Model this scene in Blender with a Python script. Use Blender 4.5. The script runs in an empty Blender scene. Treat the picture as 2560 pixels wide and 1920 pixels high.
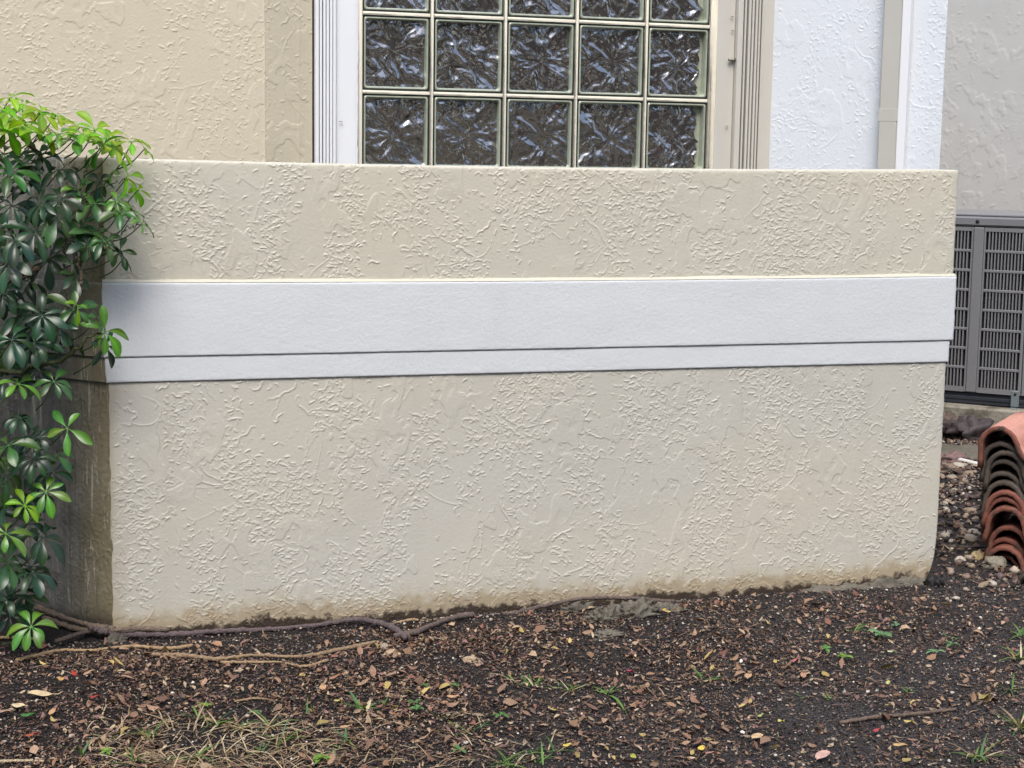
import bpy, math, random
import numpy as np
from mathutils import Vector, Matrix

SC = bpy.context.scene
COL = SC.collection
PI = math.pi
S2 = math.sqrt(0.5)

# ---------------------------------------------------------------- camera
CAM = np.array([-0.308, -5.0, 1.446])
YAW, PITCH, ROLL, FPX, IW, IH = 0.303, 0.138, 0.016, 4155.8, 2560, 1920
_fw = np.array([math.sin(YAW) * math.cos(PITCH), math.cos(YAW) * math.cos(PITCH), -math.sin(PITCH)])
_r0 = np.array([math.cos(YAW), -math.sin(YAW), 0.0])
_u0 = np.cross(_r0, _fw)
_rt = _r0 * math.cos(ROLL) + _u0 * math.sin(ROLL)
_up = -_r0 * math.sin(ROLL) + _u0 * math.cos(ROLL)
cd = bpy.data.cameras.new('camera')
cd.sensor_width = 36.0
cd.lens = FPX / IW * 36.0
cd.clip_start = 0.05
cd.clip_end = 2000
cam = bpy.data.objects.new('camera', cd)
COL.objects.link(cam)
cam.matrix_world = Matrix(((_rt[0], _up[0], -_fw[0], CAM[0]), (_rt[1], _up[1], -_fw[1], CAM[1]),
                           (_rt[2], _up[2], -_fw[2], CAM[2]), (0, 0, 0, 1)))
SC.camera = cam

# ---------------------------------------------------------------- light
SUN = Vector((-0.22, -0.64, 0.98)).normalized()
W = bpy.data.worlds.new('World')
SC.world = W
W.use_nodes = True
wn = W.node_tree
wn.nodes.clear()
sky = wn.nodes.new('ShaderNodeTexSky')
sky.sky_type = 'NISHITA'
sky.sun_disc = False
sky.sun_elevation = math.asin(SUN.z)
sky.sun_rotation = math.atan2(SUN.x, SUN.y)
sky.air_density = 1.0
sky.dust_density = 2.5
sky.ozone_density = 1.0
bg = wn.nodes.new('ShaderNodeBackground')
bg.inputs['Strength'].default_value = 0.15
wo = wn.nodes.new('ShaderNodeOutputWorld')
wn.links.new(sky.outputs[0], bg.inputs[0])
wn.links.new(bg.outputs[0], wo.inputs[0])
sl = bpy.data.lights.new('sun', 'SUN')
sl.energy = 1.6
sl.angle = math.radians(32)
sl.color = (1.0, 0.975, 0.93)
so = bpy.data.objects.new('sun', sl)
COL.objects.link(so)
so.rotation_euler = (-SUN).to_track_quat('-Z', 'Y').to_euler()
SC.view_settings.view_transform = 'Standard'
SC.view_settings.look = 'None'
SC.view_settings.exposure = 0.80
SC.view_settings.gamma = 1.0
SC.view_settings.use_curve_mapping = False
SC.cycles.max_bounces = 6
SC.cycles.diffuse_bounces = 3
SC.cycles.use_denoising = True

rng = np.random.default_rng(7)
random.seed(7)

# ---------------------------------------------------------------- noise
_perm = np.random.default_rng(3).permutation(256)
_perm = np.concatenate([_perm, _perm, _perm])
_g = np.random.default_rng(4).normal(size=(256, 3))
_g /= np.linalg.norm(_g, axis=1)[:, None]

def perlin(x, y, z=None):
    x = np.asarray(x, float); y = np.asarray(y, float)
    z = np.zeros_like(x) if z is None else np.asarray(z, float)
    xi, yi, zi = np.floor(x).astype(int), np.floor(y).astype(int), np.floor(z).astype(int)
    xf, yf, zf = x - xi, y - yi, z - zi
    fade = lambda t: t * t * t * (t * (t * 6 - 15) + 10)
    u, v, w = fade(xf), fade(yf), fade(zf)
    xi &= 255; yi &= 255; zi &= 255
    def gd(a, b, c):
        h = _perm[_perm[_perm[(xi + a) & 255] + ((yi + b) & 255)] + ((zi + c) & 255)]
        g = _g[h]
        return g[..., 0] * (xf - a) + g[..., 1] * (yf - b) + g[..., 2] * (zf - c)
    def lp(t, a, b): return a + t * (b - a)
    return lp(w, lp(v, lp(u, gd(0, 0, 0), gd(1, 0, 0)), lp(u, gd(0, 1, 0), gd(1, 1, 0))),
              lp(v, lp(u, gd(0, 0, 1), gd(1, 0, 1)), lp(u, gd(0, 1, 1), gd(1, 1, 1)))) * 1.5

def fbm(x, y, z=None, o=4):
    s, a, f = 0, 1.0, 1.0
    for i in range(o):
        s = s + a * perlin(np.asarray(x) * f + 17.3 * i, np.asarray(y) * f + 5.1 * i, None if z is None else np.asarray(z) * f)
        a *= 0.5; f *= 2.03
    return s

def sstep(a, b, x):
    t = np.clip((np.asarray(x, float) - a) / (b - a), 0, 1)
    return t * t * (3 - 2 * t)

# ---------------------------------------------------------------- pixel -> point on a real plane
def ray(u, v):
    return _fw + _rt * (u - IW / 2) / FPX - _up * (v - IH / 2) / FPX

def on_y(u, v, y):
    d = ray(u, v); return CAM + d * ((y - CAM[1]) / d[1])

def on_z(u, v, z):
    d = ray(u, v); return CAM + d * ((z - CAM[2]) / d[2])

def g_base(x, y):
    # ground without crumbs: slightly hollow along the wall, rolling a little
    x = np.asarray(x, float); y = np.asarray(y, float)
    h = 0.020 * fbm(x * 0.9, y * 0.9 + 3, o=3)
    h = h * sstep(0.05, 0.5, np.abs(y)) - 0.010 * np.exp(-(y / 0.25) ** 2) - 0.016 * np.exp(-(y / 0.07) ** 2)
    h = h - 0.02 * np.exp(-((x - 0.45) / 0.4) ** 2 - ((y + 0.10) / 0.06) ** 2)
    h = h * (1 - sstep(6, 12, np.hypot(x, y)))
    return h

def gz(x, y): return float(g_base(x, y))

def on_g(u, v):
    z = 0.0
    for _ in range(4):
        p = on_z(u, v, z); z = gz(p[0], p[1])
    return np.array([p[0], p[1], z])

# ---------------------------------------------------------------- object helpers
def tag(o, label=None, cat=None, group=None, kind=None):
    if label: o['label'] = label
    if cat: o['category'] = cat
    if group: o['group'] = group
    if kind: o['kind'] = kind
    return o

def empty(name, loc=(0, 0, 0), label=None, cat=None, group=None):
    o = bpy.data.objects.new(name, None)
    COL.objects.link(o)
    o.location = loc
    o.empty_display_size = 0.1
    return tag(o, label, cat, group)

def mk(name, V, F, mats, parent=None, col=None, mi=None, smooth=True):
    V = np.asarray(V, float).reshape(-1, 3)
    me = bpy.data.meshes.new(name)
    if isinstance(F, np.ndarray):
        n = F.shape[1]
        me.vertices.add(len(V)); me.vertices.foreach_set('co', V.ravel())
        me.loops.add(F.size); me.loops.foreach_set('vertex_index', F.ravel().astype(np.int32))
        me.polygons.add(len(F))
        me.polygons.foreach_set('loop_start', np.arange(0, F.size, n, dtype=np.int32))
        me.update(calc_edges=True)
    else:
        me.from_pydata([tuple(v) for v in V], [], [tuple(int(i) for i in f) for f in F])
    if mi is not None:
        me.polygons.foreach_set('material_index', np.asarray(mi, np.int32))
    me.polygons.foreach_set('use_smooth', np.full(len(me.polygons), smooth, bool))
    if col is not None:
        a = me.attributes.new('tint', 'FLOAT_COLOR', 'POINT')
        c = np.ones((len(V), 4)); c[:, :3] = col
        a.data.foreach_set('color', c.ravel())
    for m in (mats if isinstance(mats, (list, tuple)) else [mats]):
        me.materials.append(m)
    me.validate()
    o = bpy.data.objects.new(name, me)
    COL.objects.link(o)
    if parent is not None:
        o.parent = parent
        o.matrix_parent_inverse = Matrix.Translation(-Vector(parent.location))
    return o

class MB:
    def __init__(s): s.V = []; s.F = []; s.C = []; s.M = []; s.n = 0
    def add(s, V, F, col=(1, 1, 1), m=0):
        V = np.asarray(V, float).reshape(-1, 3)
        s.V.append(V)
        for f in F: s.F.append(tuple(int(i) + s.n for i in f)); s.M.append(m)
        c = np.asarray(col, float)
        s.C.append(np.tile(c, (len(V), 1)) if c.ndim == 1 else c)
        s.n += len(V)
    def box(s, lo, hi, col=(1, 1, 1), m=0, fr=None, bev=0.0):
        x0, y0, z0 = lo; x1, y1, z1 = hi
        b = min(bev, (x1 - x0) / 3, (y1 - y0) / 3, (z1 - z0) / 3)
        if b <= 0:
            V = [(x0, y0, z0), (x1, y0, z0), (x1, y1, z0), (x0, y1, z0), (x0, y0, z1), (x1, y0, z1), (x1, y1, z1), (x0, y1, z1)]
            F = [(0, 3, 2, 1), (4, 5, 6, 7), (0, 1, 5, 4), (1, 2, 6, 5), (2, 3, 7, 6), (3, 0, 4, 7)]
        else:
            V = []; idx = {}
            for ix in (0, 1):
                for iy in (0, 1):
                    for iz in (0, 1):
                        X = (x0, x1)[ix]; Y = (y0, y1)[iy]; Z = (z0, z1)[iz]
                        sx, sy, sz = (1, -1)[ix] * b, (1, -1)[iy] * b, (1, -1)[iz] * b
                        idx[ix, iy, iz] = len(V)
                        V += [(X, Y + sy, Z + sz), (X + sx, Y, Z + sz), (X + sx, Y + sy, Z)]
            I = lambda a, b_, c, k: idx[a, b_, c] + k
            F = [(I(0, 0, 0, 0), I(0, 0, 1, 0), I(0, 1, 1, 0), I(0, 1, 0, 0)), (I(1, 0, 0, 0), I(1, 1, 0, 0), I(1, 1, 1, 0), I(1, 0, 1, 0)),
                 (I(0, 0, 0, 1), I(1, 0, 0, 1), I(1, 0, 1, 1), I(0, 0, 1, 1)), (I(0, 1, 0, 1), I(0, 1, 1, 1), I(1, 1, 1, 1), I(1, 1, 0, 1)),
                 (I(0, 0, 0, 2), I(0, 1, 0, 2), I(1, 1, 0, 2), I(1, 0, 0, 2)), (I(0, 0, 1, 2), I(1, 0, 1, 2), I(1, 1, 1, 2), I(0, 1, 1, 2))]
            for y in (0, 1):
                for z in (0, 1): pass
            for a in (0, 1):
                for c in (0, 1):
                    F.append((I(a, c, 0, 0), I(a, c, 1, 0), I(a, c, 1, 1), I(a, c, 0, 1)))
                    F.append((I(a, 0, c, 0), I(a, 0, c, 2), I(a, 1, c, 2), I(a, 1, c, 0)))
                    F.append((I(0, a, c, 1), I(1, a, c, 1), I(1, a, c, 2), I(0, a, c, 2)))
            for k in idx.values(): F.append((k, k + 1, k + 2))
        V = np.array(V, float)
        if fr is not None: V = fr(V)
        s.add(V, F, col, m)
    def tube(s, P, R, sides=8, col=(1, 1, 1), m=0, cap=True, rough=0.0):
        P = np.asarray(P, float); n = len(P)
        R = np.full(n, R) if np.isscalar(R) else np.asarray(R, float)
        T = np.gradient(P, axis=0); T /= np.linalg.norm(T, axis=1)[:, None] + 1e-12
        ref = np.array([0.13, 0.2, 0.97]);
        if abs(T[0] @ ref) > 0.9: ref = np.array([0.97, 0.1, 0.2])
        V = []
        a = np.arange(sides) / sides * 2 * PI
        for i in range(n):
            A = np.cross(T[i], ref); A /= np.linalg.norm(A); B = np.cross(T[i], A)
            rr = R[i] * (1 + rough * rng.normal(size=sides)) if rough else R[i] * np.ones(sides)
            V.append(P[i] + (np.cos(a) * rr)[:, None] * A + (np.sin(a) * rr)[:, None] * B)
        F = []
        for i in range(n - 1):
            for j in range(sides):
                k = (j + 1) % sides
                F.append((i * sides + j, i * sides + k, (i + 1) * sides + k, (i + 1) * sides + j))
        if cap:
            F.append(tuple(range(sides))[::-1]); F.append(tuple((n - 1) * sides + j for j in range(sides)))
        s.add(np.vstack(V), F, col, m)
    def build(s, name, mats, parent=None, smooth=True):
        if not s.V: return None
        return mk(name, np.vstack(s.V), s.F, mats, parent, np.vstack(s.C), s.M, smooth)

def spline(P, n):
    P = np.asarray(P, float)
    if len(P) < 3:
        t = np.linspace(0, 1, n)[:, None]; return P[0] * (1 - t) + P[-1] * t
    Q = np.vstack([2 * P[0] - P[1], P, 2 * P[-1] - P[-2]])
    out = []
    m = len(P) - 1
    for t in np.linspace(0, m - 1e-6, n):
        i = int(t); f = t - i
        p0, p1, p2, p3 = Q[i], Q[i + 1], Q[i + 2], Q[i + 3]
        out.append(0.5 * (2 * p1 + (p2 - p0) * f + (2 * p0 - 5 * p1 + 4 * p2 - p3) * f * f + (3 * p1 - p0 - 3 * p2 + p3) * f ** 3))
    return np.array(out)

# ---------------------------------------------------------------- materials
class NT:
    def __init__(s, name):
        s.m = bpy.data.materials.new(name); s.m.use_nodes = True
        s.t = s.m.node_tree; s.t.nodes.clear()
        s.out = s.t.nodes.new('ShaderNodeOutputMaterial')
        s.p = s.t.nodes.new('ShaderNodeBsdfPrincipled')
        s.t.links.new(s.p.outputs[0], s.out.inputs[0])
        g = s.t.nodes.new('ShaderNodeNewGeometry'); s.pos = g.outputs['Position']
    def n(s, typ, **kw):
        nd = s.t.nodes.new(typ)
        for k, v in kw.items(): setattr(nd, k, v)
        return nd
    def l(s, a, b): s.t.links.new(a, b)
    def inp(s, sock, v):
        if hasattr(v, 'is_output') or isinstance(v, bpy.types.NodeSocket): s.l(v, sock)
        else: sock.default_value = v
    def map(s, scale=(1, 1, 1), vec=None, rot=(0, 0, 0), loc=(0, 0, 0)):
        nd = s.n('ShaderNodeMapping'); nd.inputs['Scale'].default_value = scale
        nd.inputs['Rotation'].default_value = rot; nd.inputs['Location'].default_value = loc
        s.l(vec or s.pos, nd.inputs[0]); return nd.outputs[0]
    def noise(s, scale, detail=3, rough=0.5, vec=None, dist=0.0):
        nd = s.n('ShaderNodeTexNoise'); nd.inputs['Scale'].default_value = scale
        nd.inputs['Detail'].default_value = detail; nd.inputs['Roughness'].default_value = rough
        nd.inputs['Distortion'].default_value = dist
        s.l(vec or s.pos, nd.inputs[0]); return nd.outputs[0]
    def math(s, op, a, b=0.0, c=0.0, clamp=False):
        nd = s.n('ShaderNodeMath', operation=op, use_clamp=clamp)
        for i, v in enumerate((a, b, c)): s.inp(nd.inputs[i], v)
        return nd.outputs[0]
    def ss(s, x, a, b):
        nd = s.n('ShaderNodeMapRange', interpolation_type='SMOOTHSTEP')
        s.inp(nd.inputs[0], x); nd.inputs[1].default_value = a; nd.inputs[2].default_value = b
        return nd.outputs[0]
    def mix(s, f, a, b, mode='MIX'):
        nd = s.n('ShaderNodeMix', data_type='RGBA', blend_type=mode)
        s.inp(nd.inputs[0], f)
        for k, v in ((6, a), (7, b)):
            if isinstance(v, tuple): v = (*v, 1) if len(v) == 3 else v
            s.inp(nd.inputs[k], v)
        return nd.outputs[2]
    def sep(s, vec=None):
        nd = s.n('ShaderNodeSeparateXYZ'); s.l(vec or s.pos, nd.inputs[0]); return nd.outputs
    def bump(s, h, dist, strength=1.0, nrm=None):
        nd = s.n('ShaderNodeBump'); nd.inputs['Distance'].default_value = dist; nd.inputs['Strength'].default_value = strength
        s.l(h, nd.inputs['Height'])
        if nrm: s.l(nrm, nd.inputs['Normal'])
        return nd.outputs[0]
    def attr(s, name='tint'):
        nd = s.n('ShaderNodeAttribute'); nd.attribute_name = name; return nd.outputs['Color']
    def done(s, color=None, rough=0.6, normal=None, spec=None, **kw):
        if color is not None:
            if isinstance(color, tuple): color = (*color, 1)
            s.inp(s.p.inputs['Base Color'], color)
        s.inp(s.p.inputs['Roughness'], rough)
        if normal is not None: s.l(normal, s.p.inputs['Normal'])
        if spec is not None: s.p.inputs['Specular IOR Level'].default_value = spec
        for k, v in kw.items(): s.inp(s.p.inputs[k.replace('_', ' ')], v)
        return s.m

def simple(name, color, rough=0.5, var=0.12, nscale=20, bump=0.0, bscale=200, metal=0.0, spec=0.5):
    t = NT(name)
    f = t.noise(nscale, 4)
    c = t.mix(f, tuple(k * (1 - var) for k in color), tuple(min(1, k * (1 + var)) for k in color))
    nr = t.bump(t.noise(bscale, 3), bump) if bump else None
    return t.done(c, rough, nr, spec, Metallic=metal)

M = {}
def m_stucco_paint(name, ca, cb):
    # cream paint of the low wall; rust-brown soil stain and painted-in cavity shade along its foot
    t = NT(name)
    x, y, z = t.sep()
    big = t.noise(1.7, 3)
    c = t.mix(big, ca, cb)
    c = t.mix(t.math('MULTIPLY', t.ss(t.noise(0.8, 2, vec=t.map((1, 1, 2.2))), 0.45, 0.7), 0.35), c, (0.60, 0.55, 0.42))
    # faint run-off streaks
    st = t.noise(9, 3, vec=t.map((1, 1, 0.06)))
    c = t.mix(t.math('MULTIPLY', t.ss(st, 0.58, 0.8), 0.16), c, (0.40, 0.36, 0.27))
    # rim of brown soil splash; lowest, shade of broken cavities put in as near-black
    w = t.noise(3.2, 5, 0.6, vec=t.map((1, 1, 0.8)))
    w2 = t.noise(28, 4, 0.65)
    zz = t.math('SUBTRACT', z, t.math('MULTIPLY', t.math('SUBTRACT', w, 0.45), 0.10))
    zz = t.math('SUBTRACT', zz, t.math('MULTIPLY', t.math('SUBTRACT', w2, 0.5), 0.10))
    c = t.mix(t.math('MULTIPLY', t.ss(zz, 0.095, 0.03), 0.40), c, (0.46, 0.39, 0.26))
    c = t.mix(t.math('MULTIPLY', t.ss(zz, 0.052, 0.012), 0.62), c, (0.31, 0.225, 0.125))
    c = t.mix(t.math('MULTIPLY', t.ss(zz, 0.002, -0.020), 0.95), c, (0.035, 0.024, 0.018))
    # dirt running round the left corner
    cx = t.math('ADD', x, t.math('MULTIPLY', t.noise(14, 3, vec=t.map((1, 1, 0.15))), 0.16))
    c = t.mix(t.math('MULTIPLY', t.ss(cx, 0.145, 0.06), 0.45), c, (0.33, 0.26, 0.16))
    c = t.mix(t.math('MULTIPLY', t.ss(t.noise(300, 2), 0.68, 0.74), 0.25), c, (0.25, 0.21, 0.15))
    nr = t.bump(t.noise(160, 3), 0.0012, 0.5)
    return t.done(c, 0.42, nr, 0.4)

def m_dirty():
    # unpainted-looking, algae and run-off stained face in the lee of the shrub
    t = NT('streaked_dirty_stucco')
    x, y, z = t.sep()
    st = t.noise(30, 3, 0.6, vec=t.map((1, 1, 0.05)))
    st2 = t.noise(75, 4, 0.65, vec=t.map((1, 1, 0.07), loc=(3, 0, 0)), dist=.3)
    bl = t.noise(6, 5, 0.6, vec=t.map((1, 1, 0.55)))
    sp = t.noise(42, 4, 0.7)
    bl2 = t.noise(9, 5, 0.65, vec=t.map((1, 1, 0.8), loc=(7, 1, 3)))
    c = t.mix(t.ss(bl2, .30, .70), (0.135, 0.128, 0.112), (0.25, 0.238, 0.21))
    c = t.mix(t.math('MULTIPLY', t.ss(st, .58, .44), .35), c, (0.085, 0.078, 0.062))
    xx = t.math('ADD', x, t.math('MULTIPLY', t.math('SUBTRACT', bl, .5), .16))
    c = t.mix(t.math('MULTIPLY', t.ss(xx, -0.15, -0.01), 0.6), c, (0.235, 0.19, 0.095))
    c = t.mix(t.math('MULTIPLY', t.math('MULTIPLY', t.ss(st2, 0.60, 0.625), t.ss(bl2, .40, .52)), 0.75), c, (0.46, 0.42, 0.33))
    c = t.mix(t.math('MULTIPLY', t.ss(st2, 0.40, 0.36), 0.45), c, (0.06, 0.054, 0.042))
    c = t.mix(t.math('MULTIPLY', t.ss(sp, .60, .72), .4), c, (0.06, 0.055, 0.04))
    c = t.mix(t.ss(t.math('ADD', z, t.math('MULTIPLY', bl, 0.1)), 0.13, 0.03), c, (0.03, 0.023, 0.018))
    nr = t.bump(t.math('ADD', t.noise(70, 4), t.math('MULTIPLY', st2, .5)), 0.004, 0.8)
    return t.done(c, 0.75, nr, 0.3)

def m_white_trim():
    t = NT('white_band_paint')
    x, y, z = t.sep()
    c = t.mix(t.noise(2.5, 3), (0.615, 0.635, 0.645), (0.655, 0.675, 0.68))
    c = t.mix(t.math('MULTIPLY', t.ss(t.noise(7, 4, vec=t.map((1, 1, 0.2))), 0.55, 0.8), 0.18), c, (0.5, 0.47, 0.4))
    cx = t.math('ADD', x, t.math('MULTIPLY', t.noise(18, 3), 0.10))
    c = t.mix(t.math('MULTIPLY', t.ss(cx, 0.08, 0.02), 0.25), c, (0.36, 0.32, 0.24))
    nr = t.bump(t.math('ADD', t.noise(260, 3), t.math('MULTIPLY', t.noise(90, 3), 1.5)), 0.0014, 0.45)
    return t.done(c, 0.4, nr, 0.4)

def m_house(name, c0, c1, strip=False):
    t = NT(name)
    c = t.mix(t.noise(1.4, 4), c0, c1)
    c = t.mix(t.math('MULTIPLY', t.ss(t.noise(10, 3, vec=t.map((1, 1, 0.1))), 0.55, 0.8), 0.12), c, tuple(k * 0.7 for k in c0))
    if strip:
        x, y, z = t.sep()
        c = t.mix(t.ss(x, .7165, .7185), c, t.mix(t.noise(5, 3), tuple(k * .80 for k in c0), tuple(k * .90 for k in c1)))
    return t.done(c, 0.5, t.bump(t.noise(190, 3), 0.0012, 0.6), 0.35)

def m_soil():
    t = NT('dark_soil')
    x, y, z = t.sep()
    n1 = t.noise(3, 5, 0.6); n2 = t.noise(45, 5, 0.7); n3 = t.noise(190, 3, 0.6)
    c = t.mix(n2, (0.009, 0.0075, 0.0075), (0.052, 0.042, 0.039))
    # greyer, sandier and drier to the lower right
    q = t.math('ADD', t.math('MULTIPLY', x, 0.42), t.math('MULTIPLY', y, -0.5))
    q = t.math('ADD', q, t.math('MULTIPLY', t.math('SUBTRACT', n1, 0.5), 1.6))
    c = t.mix(t.math('MULTIPLY', t.ss(q, 0.65, 1.5), 0.85), c, t.mix(t.ss(n3, .35, .7), (0.018, 0.016, 0.016), (0.135, 0.118, 0.112)))
    c = t.mix(t.math('MULTIPLY', t.ss(n3, 0.60, 0.70), 0.45), c, (0.10, 0.072, 0.056))
    c = t.mix(t.math('MULTIPLY', t.ss(t.noise(420, 2), 0.66, 0.72), 0.6), c, (0.22, 0.18, 0.15))
    h = t.math('ADD', t.math('MULTIPLY', n2, 1.6), t.math('MULTIPLY', n3, 0.8))
    return t.done(c, t.math('ADD', 0.55, t.math('MULTIPLY', n1, 0.4)), t.bump(h, 0.014, 1.0), 0.15)

def m_tint(name, rough=0.6, var=0.25, nscale=90, bump=0.0, trans=0.0, spec=0.4):
    # colour belongs to each leaf, stone or blade (set per piece)
    t = NT(name)
    c = t.attr()
    f = t.noise(nscale, 3)
    c = t.mix(f, t.mix(1.0, c, (1 - var,) * 3, 'MULTIPLY'), t.mix(1.0, c, (1 + var,) * 3, 'MULTIPLY'))
    nr = t.bump(t.noise(nscale * 3, 3), bump) if bump else None
    m = t.done(c, rough, nr, spec)
    if trans:
        tr = t.n('ShaderNodeBsdfTranslucent'); t.l(t.mix(1.0, c, (1.5, 1.6, 0.7), 'MULTIPLY'), tr.inputs[0])
        mx = t.n('ShaderNodeMixShader'); mx.inputs[0].default_value = trans
        t.l(t.p.outputs[0], mx.inputs[1]); t.l(tr.outputs[0], mx.inputs[2]); t.l(mx.outputs[0], t.out.inputs[0])
    return m

def m_glass_pane():
    t = NT('wavy_dark_glass')
    c = t.mix(t.noise(16, 4, 0.65), (0.014, 0.012, 0.012), (0.075, 0.064, 0.058))
    return t.done(c, 0.06, None, 0.5, IOR=3.2)

def m_concrete(name, c0, c1, dark=(0.05, 0.045, 0.03)):
    t = NT(name)
    n = t.noise(6, 5, 0.6); n2 = t.noise(60, 4, 0.6)
    c = t.mix(n2, c0, c1)
    c = t.mix(t.math('MULTIPLY', t.ss(n, 0.5, 0.68), 0.75), c, dark)
    c = t.mix(t.math('MULTIPLY', t.ss(t.noise(45, 2), 0.70, 0.74), 0.9), c, (0.02, 0.018, 0.015))
    return t.done(c, 0.8, t.bump(n2, 0.006, 0.7), 0.3)

def m_tile(name, c0, c1, moss):
    t = NT(name)
    n = t.noise(18, 5, 0.65); n2 = t.noise(110, 3)
    c = t.mix(n2, c0, c1)
    c = t.mix(t.math('MULTIPLY', t.ss(t.noise(7, 4), .45, .65), .35), c, tuple(k * .5 for k in c0))
    c = t.mix(t.math('MULTIPLY', t.ss(n, 0.48, 0.66), moss), c, (0.045, 0.038, 0.030))
    return t.done(c, 0.75, t.bump(n2, 0.003, 0.6), 0.3)

M['cream'] = m_stucco_paint('cream_stucco_paint', (0.535, 0.505, 0.41), (0.565, 0.54, 0.45))
M['creamlow'] = m_stucco_paint('grey_cream_stucco_paint', (0.50, 0.475, 0.405), (0.53, 0.51, 0.45))
M['dirty'] = m_dirty()
M['band'] = m_white_trim()
M['house'] = m_house('beige_house_stucco', (0.565, 0.505, 0.375), (0.61, 0.55, 0.415), True)
M['housefar'] = m_house('grey_beige_far_stucco', (0.46, 0.455, 0.425), (0.505, 0.50, 0.47))
M['housewhite'] = m_house('white_house_stucco', (0.665, 0.695, 0.72), (0.70, 0.73, 0.755))
M['trimwhite'] = simple('white_metal_paint', (0.78, 0.79, 0.80), 0.4, 0.03, 6)
M['offwhite'] = simple('offwhite_board_paint', (0.55, 0.525, 0.46), 0.5, 0.06, 6)
M['spout'] = simple('beige_spout_paint', (0.48, 0.465, 0.415), 0.45, 0.05, 5)
M['mortar'] = simple('pale_mortar', (0.78, 0.72, 0.58), 0.8, 0.10, 30, 0.002, 300)
M['gap'] = simple('gap_shade', (0.03, 0.026, 0.024), 0.7)  # near-black colour standing in for shade between the shutter track parts
M['seal'] = simple('dark_green_glass_edge', (0.018, 0.030, 0.026), 0.12, 0.3, 30, spec=0.8)
M['rim'] = simple('pale_green_glass_rim', (0.36, 0.39, 0.30), 0.2, 0.25, 40, spec=0.8)
M['pane'] = m_glass_pane()
M['steel'] = simple('dull_steel', (0.30, 0.28, 0.23), 0.4, 0.3, 60, metal=0.8)
M['soil'] = m_soil()
M['leaf'] = m_tint('shrub_leaf', 0.30, 0.25, 60, 0.0, 0.18, 0.5)
M['newleaf'] = m_tint('young_shrub_leaf', 0.38, 0.15, 60, 0.0, 0.42, 0.45)
M['bark'] = m_tint('bark', 0.85, 0.45, 60, 0.006)
M['litter'] = m_tint('dry_leaf', 0.6, 0.3, 120, 0.002, 0.0, 0.3)
M['stone'] = m_tint('pebble_stone', 0.55, 0.22, 90, 0.002, 0.0, 0.35)
M['blade'] = m_tint('grass_blade', 0.5, 0.15, 60, 0.0, 0.3, 0.3)
M['acgrey'] = simple('grey_metal_paint', (0.20, 0.20, 0.205), 0.42, 0.06, 8, 0.0005, 400)
M['acdark'] = simple('black_interior', (0.010, 0.010, 0.014), 0.6)
M['acbase'] = simple('dark_base_plastic', (0.028, 0.032, 0.042), 0.5, 0.25, 20)
M['aclid'] = simple('lid_metal_paint', (0.20, 0.20, 0.21), 0.28, 0.06, 8)
M['galv'] = simple('galvanised_steel', (0.28, 0.33, 0.34), 0.35, 0.15, 30, metal=0.5)
M['slab'] = m_concrete('mossy_concrete', (0.20, 0.18, 0.14), (0.36, 0.33, 0.27))
M['rawcon'] = m_concrete('rough_footing_concrete', (0.085, 0.075, 0.058), (0.20, 0.18, 0.14), (0.03, 0.025, 0.02))
M['tilered'] = m_tile('red_clay', (0.15, 0.054, 0.037), (0.26, 0.098, 0.068), 0.85)
M['tilelit'] = m_tile('lit_pink_clay', (0.52, 0.24, 0.175), (0.60, 0.30, 0.23), 0.12)  # light on the topmost tile's upper face, put into the clay colour
M['tiledark'] = m_tile('weathered_dark_clay', (0.060, 0.050, 0.042), (0.115, 0.090, 0.070), 0.7)
M['pvc'] = simple('white_pvc', (0.75, 0.72, 0.66), 0.4, 0.1, 20)
M['woods'] = m_tint('wood_foliage', 0.7, 0.4, 2)

# ---------------------------------------------------------------- ground
def axis(segs):
    out = [np.array([segs[0][0]])]
    for a, b, d in segs:
        n = max(1, int(round((b - a) / d))); out.append(np.linspace(a, b, n + 1)[1:])
    return np.concatenate(out)
gx = axis([(-400, -40, 90), (-40, -6, 4), (-6, -0.7, 0.15), (-0.7, 2.5, 0.007), (2.5, 3.6, 0.010), (3.6, 6, 0.03), (6, 40, 3), (40, 400, 90)])
gy = axis([(-400, -40, 90), (-40, -6, 4), (-6, -1.9, 0.15), (-1.9, 0.05, 0.007), (0.05, 3.2, 0.02), (3.2, 6, 0.2), (6, 40, 4), (40, 400, 90)])
GX, GY = np.meshgrid(gx, gy)
GZ = g_base(GX, GY)
near = (1 - sstep(3.5, 5, np.hypot(GX - 1, GY)))
GZ = GZ + near * (0.0045 * fbm(GX * 22, GY * 22, o=3) + 0.0035 * np.maximum(0, perlin(GX * 55, GY * 55)))
nx, ny = len(gx), len(gy)
ii = np.arange(nx * ny).reshape(ny, nx)
GF = np.stack([ii[:-1, :-1], ii[:-1, 1:], ii[1:, 1:], ii[1:, :-1]], -1).reshape(-1, 4)
ground = mk('ground', np.stack([GX, GY, GZ], -1), GF, M['soil'])
tag(ground, kind='structure')

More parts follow.
